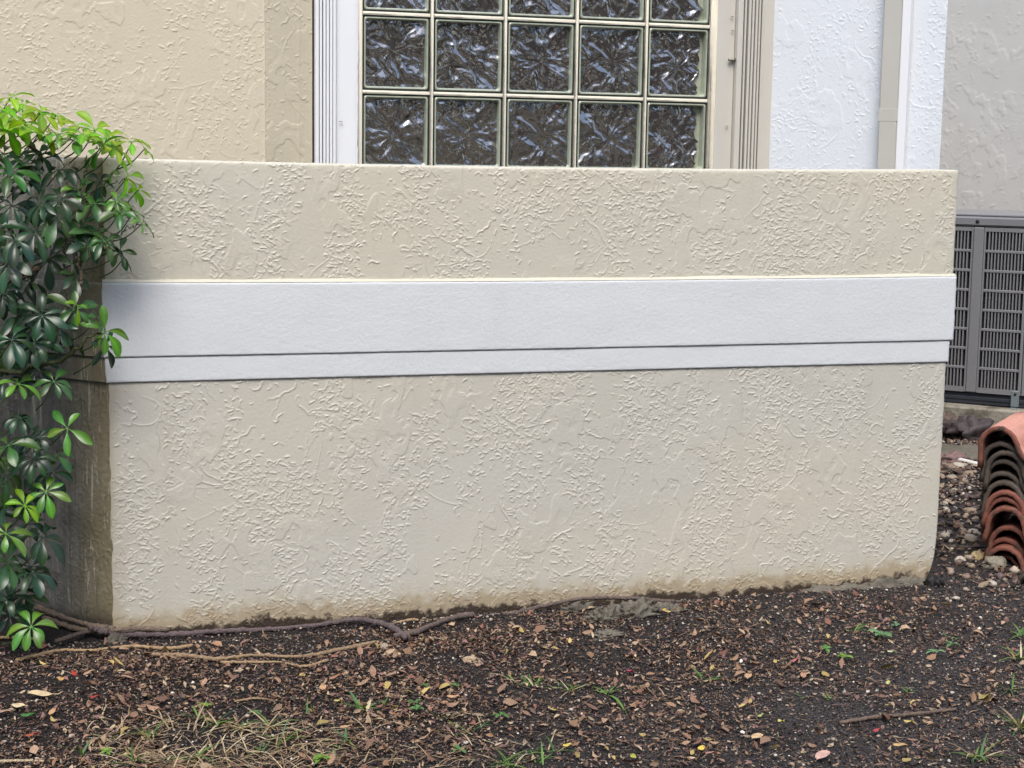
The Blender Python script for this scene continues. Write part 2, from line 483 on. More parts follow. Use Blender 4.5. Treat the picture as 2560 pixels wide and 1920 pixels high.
# far wood behind the photographer: what the glass blocks mirror
mb = MB()
for i in range(9000):
    x = rng.uniform(-24, 26); top = 9.5 + 2.2 * math.sin(x * 0.55) + 1.6 * math.sin(x * 1.7 + 1)
    z = rng.uniform(0, 1) ** 0.8 * top; y = -17 + rng.normal() * 1.3
    s = rng.uniform(0.25, 0.6); d = rng.normal(size=(2, 3)); d /= np.linalg.norm(d, axis=1)[:, None]
    c = np.array([x, y, z])
    k = rng.uniform(0.5, 1.3)
    mb.add([c - d[0] * s, c + d[1] * s * .6, c + d[0] * s, c - d[1] * s * .6], [(0, 1, 2, 3)], (0.030 * k, 0.040 * k, 0.018 * k))
tag(mb.build('woods', M['woods'], None, False), 'dark far-off trees behind the photographer', 'woods', kind='stuff')

# ---------------------------------------------------------------- stucco relief drawn stroke by stroke
def stucco_relief(L, H, d, seed, dens=1.0, **style):
    r = np.random.default_rng(seed)
    nx, nz = int(round(L / d)) + 1, int(round(H / d)) + 1
    h = np.zeros((nz, nx))
    def stamp(x, z, w, a):
        k = int(math.ceil(2.2 * w / d)); ix, iz = int(round(x / d)), int(round(z / d))
        x0, x1, z0, z1 = max(0, ix - k), min(nx, ix + k + 1), max(0, iz - k), min(nz, iz + k + 1)
        if x0 >= x1 or z0 >= z1: return
        X = (np.arange(x0, x1) * d - x) / w; Z = (np.arange(z0, z1) * d - z) / w
        g = a * np.exp(-(X[None, :] ** 2 + Z[:, None] ** 2))
        h[z0:z1, x0:x1] = np.maximum(h[z0:z1, x0:x1], g)
    def stroke(x, z, ang, ln, w, a, curl, breakp=0.0, jag=0.22):
        s = 0; st = w * 0.8; tw = r.normal() * curl
        while s < ln:
            if r.random() > breakp:
                e = min(1, 3 * s / ln + .35, 3 * (ln - s) / ln + .35)
                stamp(x, z, w * (0.75 + 0.25 * e), a * e * r.uniform(0.75, 1.1))
            x += math.cos(ang) * st; z += math.sin(ang) * st; s += st
            tw = 0.85 * tw + r.normal() * curl * 0.5
            ang += tw + r.normal() * jag
            if x < -.02 or x > L + .02 or z < -.02 or z > H + .02: break
    area = L * H
    k = style.get('amp', 1.0); vert = style.get('vert', 0.0)
    def mask(x, z):   # trowel columns: taller than wide, with sudden smooth swipes between
        return float(fbm(x * 9.0 + seed, z * 2.8 + 2.3 * seed, o=2) + 0.55 * fbm(x * 3.4 + 9 + seed, z * 3.6 + seed, o=2))
    flip = lambda: PI if r.random() < .5 else 0
    n = int(style.get('n', 7400) * area * dens)
    for _ in range(n):
        x, z = r.uniform(0, L), r.uniform(0, H); m1 = mask(x, z)
        base = -0.10 + flip() if r.random() > vert else PI / 2 + flip()
        if m1 > -0.09 and r.random() < 0.34 + m1 * 0.75:         # short crowded wiggles, mostly lying flat
            stroke(x, z, base + r.normal() * 0.42, r.uniform(0.005, 0.026), r.uniform(0.0016, 0.0028), k * r.uniform(0.0012, 0.0034), 0.20)
        elif m1 > -0.45 and r.random() < style.get('loose', 0.10):
            stroke(x, z, r.uniform(0, 2 * PI) if vert < .5 else base + r.normal() * .5, r.uniform(0.004, 0.022), r.uniform(0.0015, 0.0024), k * r.uniform(0.0010, 0.0028), 0.35)
    for _ in range(int(style.get('worms', 60) * area * dens)):    # long worms and a few loops
        x, z = r.uniform(0, L), r.uniform(0, H)
        base = r.normal() * 0.7 + flip() if r.random() > vert else PI / 2 + r.normal() * .3 + flip()
        stroke(x, z, base, r.uniform(0.04, 0.14), r.uniform(0.0018, 0.0027), k * r.uniform(0.0014, 0.0032), r.uniform(0.03, 0.12), 0.08, 0.30)
    for _ in range(int(style.get('lines', 46) * area * dens)):    # vertical trowel lines, many of them dotted
        x, z = r.uniform(0, L), r.uniform(0, H)
        stroke(x, z, -PI / 2 + r.normal() * 0.04, r.uniform(0.06, 0.30), r.uniform(0.0018, 0.0028), k * r.uniform(0.0008, 0.0026), 0.03, r.choice([0.0, 0.45, 0.6]), 0.06)
    for _ in range(int(style.get('sweeps', 12) * area * dens)):   # long flat sweeps
        x, z = r.uniform(0, L), r.uniform(0, H)
        stroke(x, z, r.normal() * 0.30 + flip(), r.uniform(0.08, 0.28), 0.0024, k * r.uniform(0.0006, 0.0015), 0.03, 0.1, 0.08)
    h = 0.0032 * np.tanh(h / 0.0032)
    X, Z = np.meshgrid(np.arange(nx) * d, np.arange(nz) * d)
    pl = fbm(X * 10 + seed, Z * 6.5, o=3)
    h = np.maximum(h, 0.0013 * k * sstep(.10, .15, pl) * sstep(-.25, .1, fbm(X * 3, Z * 3 + seed, o=2)) * sstep(.75, .45, pl))
    h += 0.0016 * fbm(X * 3 + seed, Z * 2.2, o=3) + 0.00022 * fbm(X * 90, Z * 90 + seed, o=2)
    return h

WALL_L = 2.837
def sag(x, z):
    t = np.clip(x / WALL_L, 0, 1)
    return -4 * t * (1 - t) * 0.0115 * sstep(0.70, 1.45, z)

def relief_panel(name, parent, mat, x0, x1, z0, z1, y, d, relief, depth, mitre, edge=0.008, seed=0, wob=0.0, wavy=0.0):
    """a slab whose front carries real relief; the left end is mitred at 45 degrees for the return"""
    nz, nx = relief.shape
    X, Z = np.meshgrid(np.linspace(x0, x1, nx), np.linspace(z0, z1, nz))
    ed = lambda q: np.exp(-np.clip(q, 0, 1) / edge)
    rel = relief * (1 - np.exp(-np.clip(np.minimum(X - x0, x1 - X), 0, 1) / 0.006))
    Y = y - rel + edge * 0.6 * (ed(z1 - Z) ** 2 + ed(X - x0) ** 2 * .3 + ed(x1 - X) ** 2 * .7 + ed(Z - z0) ** 2 * .3)
    X = X + ed(x1 - X) * 0.004 * fbm(Z * 16 + seed, Z * 0 + 2, o=3) * (1 if wob == 0 else wob)
    X = X + ed((X - x0)) * 0.004 * fbm(Z * 14 + seed, Z * 0 + 7, o=3)
    if wavy: X = X - ed((x1 - X) * .25) * wavy * np.exp(-(np.clip(Z, 0, 9) / 0.05))
    Z = Z + sag(X, Z) + ed(z1 - Z) * 0.0016 * fbm(X * 20, X * 0 + seed, o=3)
    V = np.stack([X, Y, Z], -1).reshape(-1, 3)
    I = np.arange(nx * nz).reshape(nz, nx)
    F = [np.stack([I[:-1, :-1], I[:-1, 1:], I[1:, 1:], I[1:, :-1]], -1).reshape(-1, 4)]
    # border loop -> back
    loop = np.concatenate([I[0, :], I[1:, -1], I[-1, -2::-1], I[-2:0:-1, 0]])
    B = V[loop].copy()
    fr = np.clip((x1 - B[:, 0]) / (x1 - x0), 0, 1)
    B[:, 1] = y + depth
    B[:, 0] += mitre * depth * np.where(fr > 0.999, 1, 0) - 0.0
    k = np.arange(len(loop)) + len(V); kn = np.roll(k, -1); ln = np.roll(loop, -1)
    F.append(np.stack([loop, k, kn, ln], -1))
    V = np.vstack([V, B]); F = np.vstack(F)
    return mk(name, V, F, mat, parent)

gw = None
gw = empty('garden_wall', (1.4, 0.1, 0), 'low cream stucco wall with a white band in front of the glass block window', 'wall')
D = 0.0018
H1, H2 = (1.052, 1.4137), (-0.14, 0.755)
relief_panel('stucco_panel', gw, M['cream'], 0.0, WALL_L, H1[0] - 0.004, H1[1], 0.0, D, stucco_relief(WALL_L, H1[1] - H1[0], D, 5, 1.1), 0.20, 0.4, 0.007, 1)
relief_panel('stucco_panel', gw, M['creamlow'], 0.006, WALL_L - 0.010, H2[0], H2[1] + 0.004, -0.001, D, stucco_relief(WALL_L, H2[1] - H2[0], D, 11, 1.0), 0.19, 0.4, 0.006, 2, 0.5, 0.03)
def smooth_relief(L, H, d, seed, amp):
    nx, nz = int(round(L / d)) + 1, int(round(H / d)) + 1
    X, Z = np.meshgrid(np.arange(nx) * d, np.arange(nz) * d)
    return amp * (0.8 * fbm(X * 3 + seed, Z * 5, o=3) + 0.35 * np.maximum(0, fbm(X * 60 + seed, Z * 110, o=3) - 0.25) + 0.12 * fbm(X * 60, Z * 60 + seed, o=2)
                  + 0.5 * np.exp(-np.abs(Z - 0.006) / 0.01) * fbm(X * 30, Z * 120 + seed, o=3))
relief_panel('trim_band', gw, M['band'], -0.010, WALL_L + 0.008, 0.831, 1.052, -0.0105, 0.004, smooth_relief(WALL_L + .018, 0.221, 0.004, 2, 0.0014), 0.2, 0.4, 0.004, 3)
relief_panel('trim_band', gw, M['band'], -0.003, WALL_L - 0.004, 0.755, 0.831, -0.0065, 0.004, smooth_relief(WALL_L, 0.076, 0.004, 4, 0.0013), 0.2, 0.4, 0.004, 4)

mb = MB()
for k in range(60):
    xa, xb = -0.008 + k * (WALL_L + .014) / 60, -0.008 + (k + 1) * (WALL_L + .014) / 60
    za, zb2 = 1.0525 + sag(xa, 1.052), 1.0525 + sag(xb, 1.052)
    ha, hb = (.009 + .0035 * float(fbm(q * 5, 3.3)) for q in (xa, xb))
    mb.add([(xa, -.0100, za), (xb, -.0100, zb2), (xb, -.0008, zb2 + hb), (xa, -.0008, za + ha), (xa, .02, za + ha), (xb, .02, zb2 + hb)], [(0, 1, 2, 3), (3, 2, 5, 4)])
mb.build('fillet', M['cream'], gw)

# the 45 degree return on the left, running back to the house
RL = 2.235
def ret_frame(ox, oy):
    # local (s along the return, n outward, z) -> world
    def f(V):
        s, n, z = V[:, 0], V[:, 1], V[:, 2]
        return np.stack([ox - s * S2 - n * S2, oy + s * S2 - n * S2, z], -1)
    return f
def ret_part(name, z0, z1, ox, oy, mat, s0=0.0, seed=1, amp=0.0018):
    d = 0.003
    rel = stucco_relief(0.9 - s0, z1 - z0, d, 60 + seed, 0.9, amp=0.9, vert=.5, lines=160) if 'panel' in name else smooth_relief(0.9 - s0, z1 - z0, d, seed, 0.0016)
    nz, ns = rel.shape
    sv = np.concatenate([np.linspace(s0, 0.9, ns), [RL]])
    zv = np.linspace(z0, z1, nz)
    Sg, Zg = np.meshgrid(sv, zv)
    N = np.hstack([rel * (1 - np.exp(-(np.linspace(s0, .9, ns) - s0) / .006)), np.zeros((nz, 1))]) - 0.005 * np.exp(-(z1 - Zg) / 0.005)
    V = np.stack([Sg, N, Zg], -1).reshape(-1, 3)
    I = np.arange(len(sv) * nz).reshape(nz, len(sv))
    F = [np.stack([I[:-1, 1:], I[:-1, :-1], I[1:, :-1], I[1:, 1:]], -1).reshape(-1, 4)]
    top = V[I[-1]].copy(); top[:, 1] = -0.2
    bot = top.copy(); bot[:, 2] = z0
    nt = len(V); m = len(sv)
    V = np.vstack([V, top, bot])
    a = I[-1][:-1]; b = I[-1][1:]; t0 = nt + np.arange(m - 1); t1 = t0 + 1
    F.append(np.stack([b, a, t0, t1], -1)); F.append(np.stack([t1, t0, t0 + m, t1 + m], -1))
    return mk(name, ret_frame(ox, oy)(V), np.vstack(F), mat, gw)
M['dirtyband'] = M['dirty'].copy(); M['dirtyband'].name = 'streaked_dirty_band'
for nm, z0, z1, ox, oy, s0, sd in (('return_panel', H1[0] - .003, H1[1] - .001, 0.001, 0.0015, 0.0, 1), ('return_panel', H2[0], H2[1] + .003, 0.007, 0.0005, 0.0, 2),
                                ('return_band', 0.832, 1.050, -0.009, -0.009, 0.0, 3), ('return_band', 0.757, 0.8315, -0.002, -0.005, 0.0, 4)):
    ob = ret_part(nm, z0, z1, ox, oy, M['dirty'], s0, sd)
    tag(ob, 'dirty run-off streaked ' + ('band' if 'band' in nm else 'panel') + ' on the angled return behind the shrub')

# rough footing showing under the right end of the wall
def lump(mbx, c, r, seed, col, sub=14, sq=(1, 1, 1), rough=0.35, fr=3.0):
    th = np.linspace(0, PI, sub + 1); ph = np.linspace(0, 2 * PI, 2 * sub + 1)[:-1]
    T, Pp = np.meshgrid(th, ph, indexing='ij')
    X = np.stack([np.sin(T) * np.cos(Pp), np.sin(T) * np.sin(Pp), np.cos(T)], -1)
    k = 1 + rough * fbm(X[..., 0] * fr / 2 + seed, X[..., 1] * fr / 2, X[..., 2] * fr / 2 + seed * 3, o=3)
    X = X * k[..., None] * np.array(r) * np.array(sq) + np.array(c)
    m = 2 * sub
    F = []
    for i in range(sub):
        for j in range(m):
            F.append((i * m + j, (i + 1) * m + j, (i + 1) * m + (j + 1) % m, i * m + (j + 1) % m))
    mbx.add(X.reshape(-1, 3), F, col)
mb = MB()
for i, (u, v, rx, rz) in enumerate(((2060, 1488, .10, .028), (2140, 1484, .10, .034), (2215, 1478, .09, .042), (2275, 1476, .075, .045))):
    p = on_y(u, v, -0.035)
    lump(mb, p, (rx, 0.05, rz), 20 + i, (1, 1, 1), 16, rough=0.5, fr=5)
tag(mb.build('footing', M['rawcon'], gw), 'crumbling grey concrete footing exposed under the wall')

def relief_wall(name, frame, u, z, d, mat, parent, relief_fn, depth):
    """a wall slab from u[0]..u[3] and z[0]..z[3]; u[1]..u[2] x z[1]..z[2] carries real stucco relief"""
    U = np.concatenate([[u[0]] if u[0] < u[1] - 1e-6 else [], np.arange(int(round((u[2] - u[1]) / d)) + 1) * d + u[1], [u[3]] if u[3] > u[2] + d else []])
    Zv = np.concatenate([[z[0]], np.arange(int(round((z[2] - z[1]) / d)) + 1) * d + z[1], [z[3]]])
    rel = relief_fn(u[2] - u[1], z[2] - z[1], d)
    H = np.zeros((len(Zv), len(U)))
    i0 = 1 if u[0] < u[1] - 1e-6 else 0
    H[1:1 + rel.shape[0], i0:i0 + rel.shape[1]] = rel[:, :len(U) - i0]
    UU, ZZ = np.meshgrid(U, Zv)
    V = np.stack([UU, H, ZZ], -1).reshape(-1, 3)
    I = np.arange(V.shape[0]).reshape(UU.shape)
    F = [np.stack([I[:-1, :-1], I[:-1, 1:], I[1:, 1:], I[1:, :-1]], -1).reshape(-1, 4)]
    loop = np.concatenate([I[0, :], I[1:, -1], I[-1, -2::-1], I[-2:0:-1, 0]])
    B = V[loop].copy(); B[:, 1] = -depth
    kk = np.arange(len(loop)) + len(V)
    F.append(np.stack([loop, kk, np.roll(kk, -1), np.roll(loop, -1)], -1))
    return mk(name, frame(np.vstack([V, B])), np.vstack(F), mat, parent)

# ---------------------------------------------------------------- house
YB = 1.585
house = empty('house', (2.0, 3.0, 0), 'beige stucco house with glass block window and white angled corner behind the low wall', 'house')
ZT = 3.2
# plain wall to the left of the window; its trim strip stands 5 mm proud
def left_relief(L, H, d):
    h = stucco_relief(L, H, d, 21, 0.55, amp=0.95, loose=0.16, worms=26, lines=26, sweeps=14)
    X, Z = np.meshgrid(np.arange(h.shape[1]) * d, np.arange(h.shape[0]) * d)
    e = X - (0.717 + 0.45)
    h2 = stucco_relief(L, H, d, 23, 0.22, amp=1.1, loose=0.10, worms=260, lines=150, sweeps=60, vert=.6)
    h = np.where(e > 0, h2 + .0010, h) + 0.0012 * np.exp(-(e / 0.003) ** 2) * (1 + .5 * fbm(Z * 14, Z * 0, o=2))
    h += 0.0012 * np.exp(-((e - .135) / 0.006) ** 2)
    return h
relief_wall('wall', lambda V: np.stack([V[:, 0], 1.5775 - V[:, 1], V[:, 2]], -1), (-6.0, -0.45, 0.905, 0.905), (-0.3, 1.25, 2.2, ZT), 0.0025, M['house'], house, left_relief, 0.2)
mb = MB(); mb.box((0.888, 1.610, -0.3), (2.905, 1.80, 1.2)); mb.build('wall', M['house'], house, False)
# angled white wall s along (1,-1)
def w45(V):
    s, n, z = V[:, 0], V[:, 1], V[:, 2]
    return np.stack([2.887 + s * S2 - n * S2, 1.585 - s * S2 - n * S2, z], -1)
relief_wall('corner_wall', w45, (0.0, 0.0, 0.742, 0.742), (-0.3, 1.25, 2.2, ZT), 0.0025, M['housewhite'], house,
            lambda L, H, d: stucco_relief(L, H, d, 31, 0.75, n=7000, amp=0.75, vert=.75, loose=.10, worms=20, lines=40, sweeps=0), 0.0)
mb = MB()
_pl = [(2.905, 1.59), (2.887 + .736 * S2, 1.585 - .736 * S2 + .004), (2.887 + .742 * S2, 1.585 - .742 * S2 + .002), (2.887 + .742 * S2, 1.9), (2.905, 1.9)]
_n = len(_pl)
mb.add([(a, b, -0.3) for a, b in _pl] + [(a, b, ZT) for a, b in _pl], [(k, (k + 1) % _n, _n + (k + 1) % _n, _n + k) for k in range(_n)] + [tuple(range(_n))[::-1], tuple(range(_n, 2 * _n))])
mb.build('wall', M['housewhite'], house, False)
mb = MB(); mb.box((2.836, 1.578, -0.3), (2.9, 1.80, ZT)); mb.build('window_surround', M['offwhite'], house, False)
mb = MB(); mb.box((3.20, 1.901, -0.3), (3.414, 6.0, ZT)); mb.build('wall', M['housefar'], house, False)
def wfar(V):
    return np.stack([5.5 + V[:, 0] * S2 + V[:, 1] * S2, 4.0 - V[:, 0] * S2 + V[:, 1] * S2, V[:, 2]], -1)
relief_wall('wall', lambda V: wfar(V * np.array([1, -1, 1])), (-2.93, -1.9, 0.9, 6.0), (-0.3, 0.6, 2.6, ZT), 0.006, M['housefar'], house,
            lambda L, H, d: 1.6 * stucco_relief(L, H, d, 41, 0.35, n=3500, amp=1.0, vert=.75, loose=.08, worms=60, lines=30, sweeps=4), 0.2)
tag(house.children[-1], 'grey beige wall far back behind the air conditioner')
# downspout
mb = MB()
mb.box((0.497, 0.004, 0.1), (0.577, 0.066, ZT), fr=w45, bev=0.006)
mb.box((0.4962, 0.0035, 1.6), (0.5774, 0.0668, 1.652), fr=w45, bev=0.0006)
ds = mb.build('downspout', M['spout'], house, False)
# right side of the spout: brightness put in by white colour and a forward chamfer
mb = MB()
_q = [(0.5775, 0.0665), (0.604, 0.040), (0.604, 0.003), (0.5775, 0.003)]
_v = w45(np.array([(a, b, z) for z in (0.1, ZT) for a, b in _q]))
mb.add(_v, [(0, 1, 5, 4), (1, 2, 6, 5), (2, 3, 7, 6), (3, 0, 4, 7), (4, 5, 6, 7), (3, 2, 1, 0)]); mb.build('spout_side', M['trimwhite'], ds, False)

# window: mortar grid + blocks
win = None
X0, PT, Z0 = 1.391 - 0.3075, 0.3075, 1.371
cols = [(1.100, 1.391)] + [(1.391 + i * PT, 1.391 + (i + 1) * PT) for i in range(3)] + [(1.391 + 3 * PT, 2.606)]
rows = [(1.371 + i * PT, 1.371 + (i + 1) * PT) for i in range(4)]
MJ = 0.0068
mb = MB()
zl, zh = rows[0][0], rows[-1][1]
for i in range(6):
    xa = (cols[i][0] if i < 5 else cols[4][1])
    lo, hi = (xa - MJ, xa + MJ)
    if i == 0: lo = xa - 0.02
    if i == 5: hi = xa + 0.028
    mb.box((lo, 1.5805, zl - .03), (hi, 1.66, zh), bev=0.0015)
for j in range(5):
    z = zl + j * PT
    for i in range(5):
        mb.box((cols[i][0] + MJ, 1.5815, z - MJ), (cols[i][1] - MJ, 1.66, z + MJ), bev=0.0015)
win = mb.build('window', M['mortar'], house)
tag(win, 'glass block window with pale mortar joints')
mb = MB(); mb.box((0.888, 1.56, 1.2), (2.84, 1.80, 1.34)); mb.build('sill', M['offwhite'], win, False)

def block_mesh(w, h, seed, rot, wavyright=False):
    """square hollow glass block: dark seal, pale bead, recessed wavy pane"""
    V = []; F = []; Mi = []
    def ring(a, b, m):
        i0 = len(V); V.extend(a); V.extend(b); n = len(a)
        for k in range(n):
            F.append((i0 + k, i0 + (k + 1) % n, i0 + n + (k + 1) % n, i0 + n + k)); Mi.append(m)
    def rr(ins, y, rad, n=5):
        out = []
        hx, hz = w / 2 - ins, h / 2 - ins; rad = max(rad, 0.001)
        for cx, cz, a0 in ((hx - rad, hz - rad, 0), (-hx + rad, hz - rad, PI / 2), (-hx + rad, -hz + rad, PI), (hx - rad, -hz + rad, 1.5 * PI)):
            for k in range(n):
                a = a0 + PI / 2 * k / (n - 1); out.append((cx + rad * math.cos(a), y, cz + rad * math.sin(a)))
        return out[::-1]
    ring(rr(0, 0.006, .003), rr(.0035, 0, .006), 0)
    ring(rr(.0035, 0, .006), rr(.0080, 0.000, .008), 0)
    ring(rr(.0080, 0, .008), rr(.0105, -.003, .010), 1)
    ring(rr(.0105, -.003, .010), rr(.0135, -.002, .011), 1)
    ring(rr(.0135, -.002, .011), rr(.016, 0.004, .012), 1)
    ring(rr(.016, 0.004, .012), rr(.018, 0.030, .012), 1)
    ring(rr(.018, 0.030, .012), rr(.019, 0.075, .012), 1)
    r = np.random.default_rng(seed)
    n = 84
    px = np.linspace(-1, 1, n)
    U, Z = np.meshgrid(px, px)
    cx, cz = r.uniform(-.15, .15), r.uniform(-.2, .1)
    wx = U - cx + 0.12 * fbm(U * 1.5 + seed, Z * 1.5, o=2); wz = Z - cz + 0.12 * fbm(U * 1.5, Z * 1.5 + seed, o=2)
    R = np.hypot(wx, wz) + 1e-3; C, Sn = wx / R, wz / R
    k = 1.25
    rad = fbm(C * k + seed * 1.7, Sn * k + seed, R * 0.9, o=3) * np.minimum(1, R * 1.5)
    ww = fbm(U * 1.4 + seed, Z * 1.4, o=2) * .6
    mix_ = fbm((U * .55 - Z * .83) * 0.9 + ww + seed, (Z * .55 + U * .83) * 2.6 + ww, o=3)
    hgt = 0.95 * rad + 0.60 * mix_ + 0.30 * (1 - 2 * np.abs(fbm(C * 2.0 + seed, Sn * 2.0 - seed, R * 1.2 + 4, o=2))) * np.minimum(1, R * 1.4)
    hgt += 0.04 * fbm(U * 6 + seed, Z * 6, o=2)
    hgt *= 0.84
    if rot: hgt = np.rot90(hgt, rot)
    yv = 0.021 - 0.0092 * hgt
    hx, hz = w / 2 - .0178, h / 2 - .0178
    xx = U * hx
    if wavyright:
        edge = 0.022 + 0.026 * (fbm(Z * 2.4 + 3, Z * 0 + seed, o=3) + .1)
        xx = -hx + (U + 1) / 2 * (2 * hx - np.clip(edge, 0.004, 0.05))
    P = np.stack([xx, yv, Z * hz], -1).reshape(-1, 3)
    i0 = len(V); V.extend(map(tuple, P))
    if wavyright:
        # thick green edge of the last block
        q = len(V); V.extend([(-hx, .034, -hz), (hx, .034, -hz), (hx, .034, hz), (-hx, .034, hz)]); F.append((q, q + 1, q + 2, q + 3)); Mi.append(1)
    for a in range(n - 1):
        for b in range(n - 1):
            q = i0 + a * n + b; F.append((q, q + 1, q + n + 1, q + n)); Mi.append(2)
    me_o = mk('glass_block', V, F, [M['seal'], M['rim'], M['pane']], None, None, Mi)
    return me_o

protos = {}
bi = 0
for j in range(4):
    for i in range(5):
        xa, xb = cols[i]; za, zb_ = rows[j]
        w_, h_ = xb - xa - 2 * MJ + .001, zb_ - za - 2 * MJ + .001
        kind = ('L' if i == 0 else 'R' if i == 4 else 'M', (i * 2 + j * 3) % 5)
        if kind not in protos:
            o = block_mesh(w_, h_, 3 + len(protos), 0, i == 4); protos[kind] = o
        else:
            o = protos[kind].copy(); COL.objects.link(o)
        o.parent = win
        o.matrix_parent_inverse = Matrix.Identity(4)
        o.location = Vector(((xa + xb) / 2, 1.5862, (za + zb_) / 2)) - Vector(house.location)
        win_off = win
# window object itself sits at the house origin offset; undo it for its blocks
for o in [c for c in win.children if c.name.startswith('glass_block')]:
    o.matrix_parent_inverse = Matrix.Identity(4)
    o.location = o.location + Vector(house.location)

# boards and storm-shutter tracks
mb = MB(); mb.box((0.998, 1.570, 1.3), (1.0805, 1.64, ZT), bev=0.003)
# ragged bead of caulk along the board edge
for k in range(60):
    z = 1.35 + k * 0.018
    mb.box((1.079, 1.571, z), (1.0865 + 0.003 * float(perlin(z * 40, 0.3)), 1.59, z + 0.0185))
mb.build('window_board', M['trimwhite'], house, False)
mb = MB(); mb.box((2.632, 1.574, 1.3), (2.712, 1.64, ZT), bev=0.003); mb.build('window_board', M['offwhite'], house, False)
def track(x0, fins, gaps, yf, ybk, mat, name='shutter_track'):
    mb = MB(); x = x0
    tot = sum(fins) + sum(gaps)
    mb.box((x0, ybk - 0.004, 1.3), (x0 + tot, ybk, ZT), m=1)  # back plate coloured near-black as shade between the fins
    for a, g in zip(fins, gaps + [0]):
        mb.box((x, yf + rng.uniform(0, .004), 1.3), (x + a, ybk - .0045, ZT), bev=0.0018); x += a + g
    return mb.build(name, [mat, M['gap']], house, False)
mb = MB(); mb.box((0.889, 1.59, 1.3), (0.998, 1.62, ZT)); mb.build('track_gap_shade', M['gap'], house, False)  # dark plate added as the shade in the gaps around the left track
track(0.913, [0.014, 0.0095, 0.0095, 0.010, 0.0105, 0.011], [0.0035, 0.0045, 0.003, 0.0035, 0.0025], 1.548, 1.589, M['trimwhite'])
mb = MB(); mb.box((2.713, 1.592, 1.3), (2.836, 1.62, ZT)); mb.build('track_gap_shade', M['gap'], house, False)  # same painted shade behind the right track
track(2.713, [0.024, 0.0085, 0.011, 0.0095, 0.010, 0.008], [0.008, 0.0085, 0.0055, 0.0065, 0.005], 1.548, 1.591, M['offwhite'])
# bolt and screws in the right board
def stub(name, u, v, y, ln, r, ang=0.0):
    p = on_y(u, v, y); mb = MB()
    d = np.array([-math.cos(ang), -0.25, math.sin(ang)]); d /= np.linalg.norm(d)
    mb.tube([p + d * 0, p + d * ln * .45, p + d * ln * .46, p + d * ln], [r * 1.35, r * 1.35, r, r], 8)
    mb.build(name, M['steel'], house)
stub('bolt', 1836, 150, 1.565, 0.030, 0.0065)
for u, v in ((1833, 42), (1820, 315), (1834, 77)): stub('screw', u, v, 1.566, 0.012, 0.0022, 0.2)
stub('screw', 856, 304, 1.562, 0.014, 0.0016)

# ---------------------------------------------------------------- air conditioner on its slab
AO = np.array([4.727, 3.0, 0.0])
def acf(V):
    u, n, z = V[:, 0], V[:, 1], V[:, 2]     # n outward toward (-1,-1)
    return np.stack([AO[0] + u * S2 - n * S2, AO[1] - u * S2 - n * S2, z], -1)
mb = MB(); mb.box((-0.75, -1.1, -0.06), (0.95, 0.0, 0.098), fr=acf, bev=0.012)
slab = mb.build('concrete_pad', M['slab'], None, False)
tag(slab, 'moss-stained concrete pad under the grey air conditioner', 'concrete pad')
# bring pad's own origin under it is not needed: one mesh
ac = empty('air_conditioner', tuple(acf(np.array([[0.0, -0.5, 0.1]]))[0]), 'grey outdoor air conditioner with slotted louver panels on a concrete pad', 'air conditioner')
NF = -0.075      # front plane of the cabinet
mb = MB(); mb.box((-0.5, NF - 0.85, 0.168), (0.62, NF - 0.030, 1.085), fr=acf); mb.build('cabinet', M['acdark'], ac, False)
mb = MB(); mb.box((-0.49, NF - 0.84, 0.102), (0.61, NF - 0.018, 0.1665), fr=acf, bev=0.004)
mb.box((-0.495, NF - 0.845, 0.125), (0.615, NF - 0.012, 0.145), fr=acf, bev=0.003); mb.build('base_pan', M['acbase'], ac, False)
mb = MB(); mb.box((-0.51, NF - 0.86, 1.088), (0.63, NF + 0.006, 1.142), fr=acf, bev=0.010)
mb.box((-0.505, NF - 0.855, 1.1425), (0.625, NF - 0.004, 1.156), fr=acf, bev=0.005)
lid = mb.build('lid', M['aclid'], ac, False)
def louvers(u0, u1, us, ue, pitch):
    mb = MB(); zs = np.linspace(0.205, 1.052, 9)
    z0, z1 = 0.170, 1.084
    mb.box((u0, NF - .016, z0), (us, NF, z1), fr=acf, bev=.002); mb.box((ue, NF - .016, z0), (u1, NF, z1), fr=acf, bev=.002)
    edges = [z0, 0.190] + [0] * 0
    mb.box((us, NF - .014, z0), (ue, NF - .0008, 0.198), fr=acf); mb.box((us, NF - .014, 1.062), (ue, NF - .0008, z1), fr=acf)
    hh = (1.062 - 0.198) / 8
    for k in range(1, 8):
        z = 0.198 + hh * k; mb.box((us, NF - .014, z - .0075), (ue, NF - .0008, z + .0075), fr=acf, bev=.002)
    n = int(round((ue - us) / pitch))
    for k in range(1, n):
        u = us + (ue - us) * k / n
        mb.box((u - .0036, NF - .022, 0.1985), (u + .0036, NF - .0035, 1.0615), fr=acf)
    return mb.build('louver_panel', M['acgrey'], ac, False)
louvers(-0.45, 0.078, -0.435, 0.068, 0.0185)
louvers(0.137, 0.378, 0.147, 0.362, 0.0180)
mb = MB(); mb.box((0.0795, NF - .016, 0.170), (0.1355, NF + .004, 1.084), fr=acf, bev=.005); mb.build('post', M['acgrey'], ac, False)
mb = MB(); mb.box((0.3815, NF - .016, 0.170), (0.62, NF + .002, 1.084), fr=acf, bev=.004); mb.build('service_panel', M['acgrey'], ac, False)
mb = MB()
mb.box((0.330, NF - .012, 0.108), (0.372, NF + .006, 0.196), fr=acf, bev=.002); mb.box((0.330, NF + .0065, 0.0985), (0.372, NF + .035, 0.104), fr=acf, bev=.001)
mb.build('bracket', M['galv'], ac, False)
mb = MB()
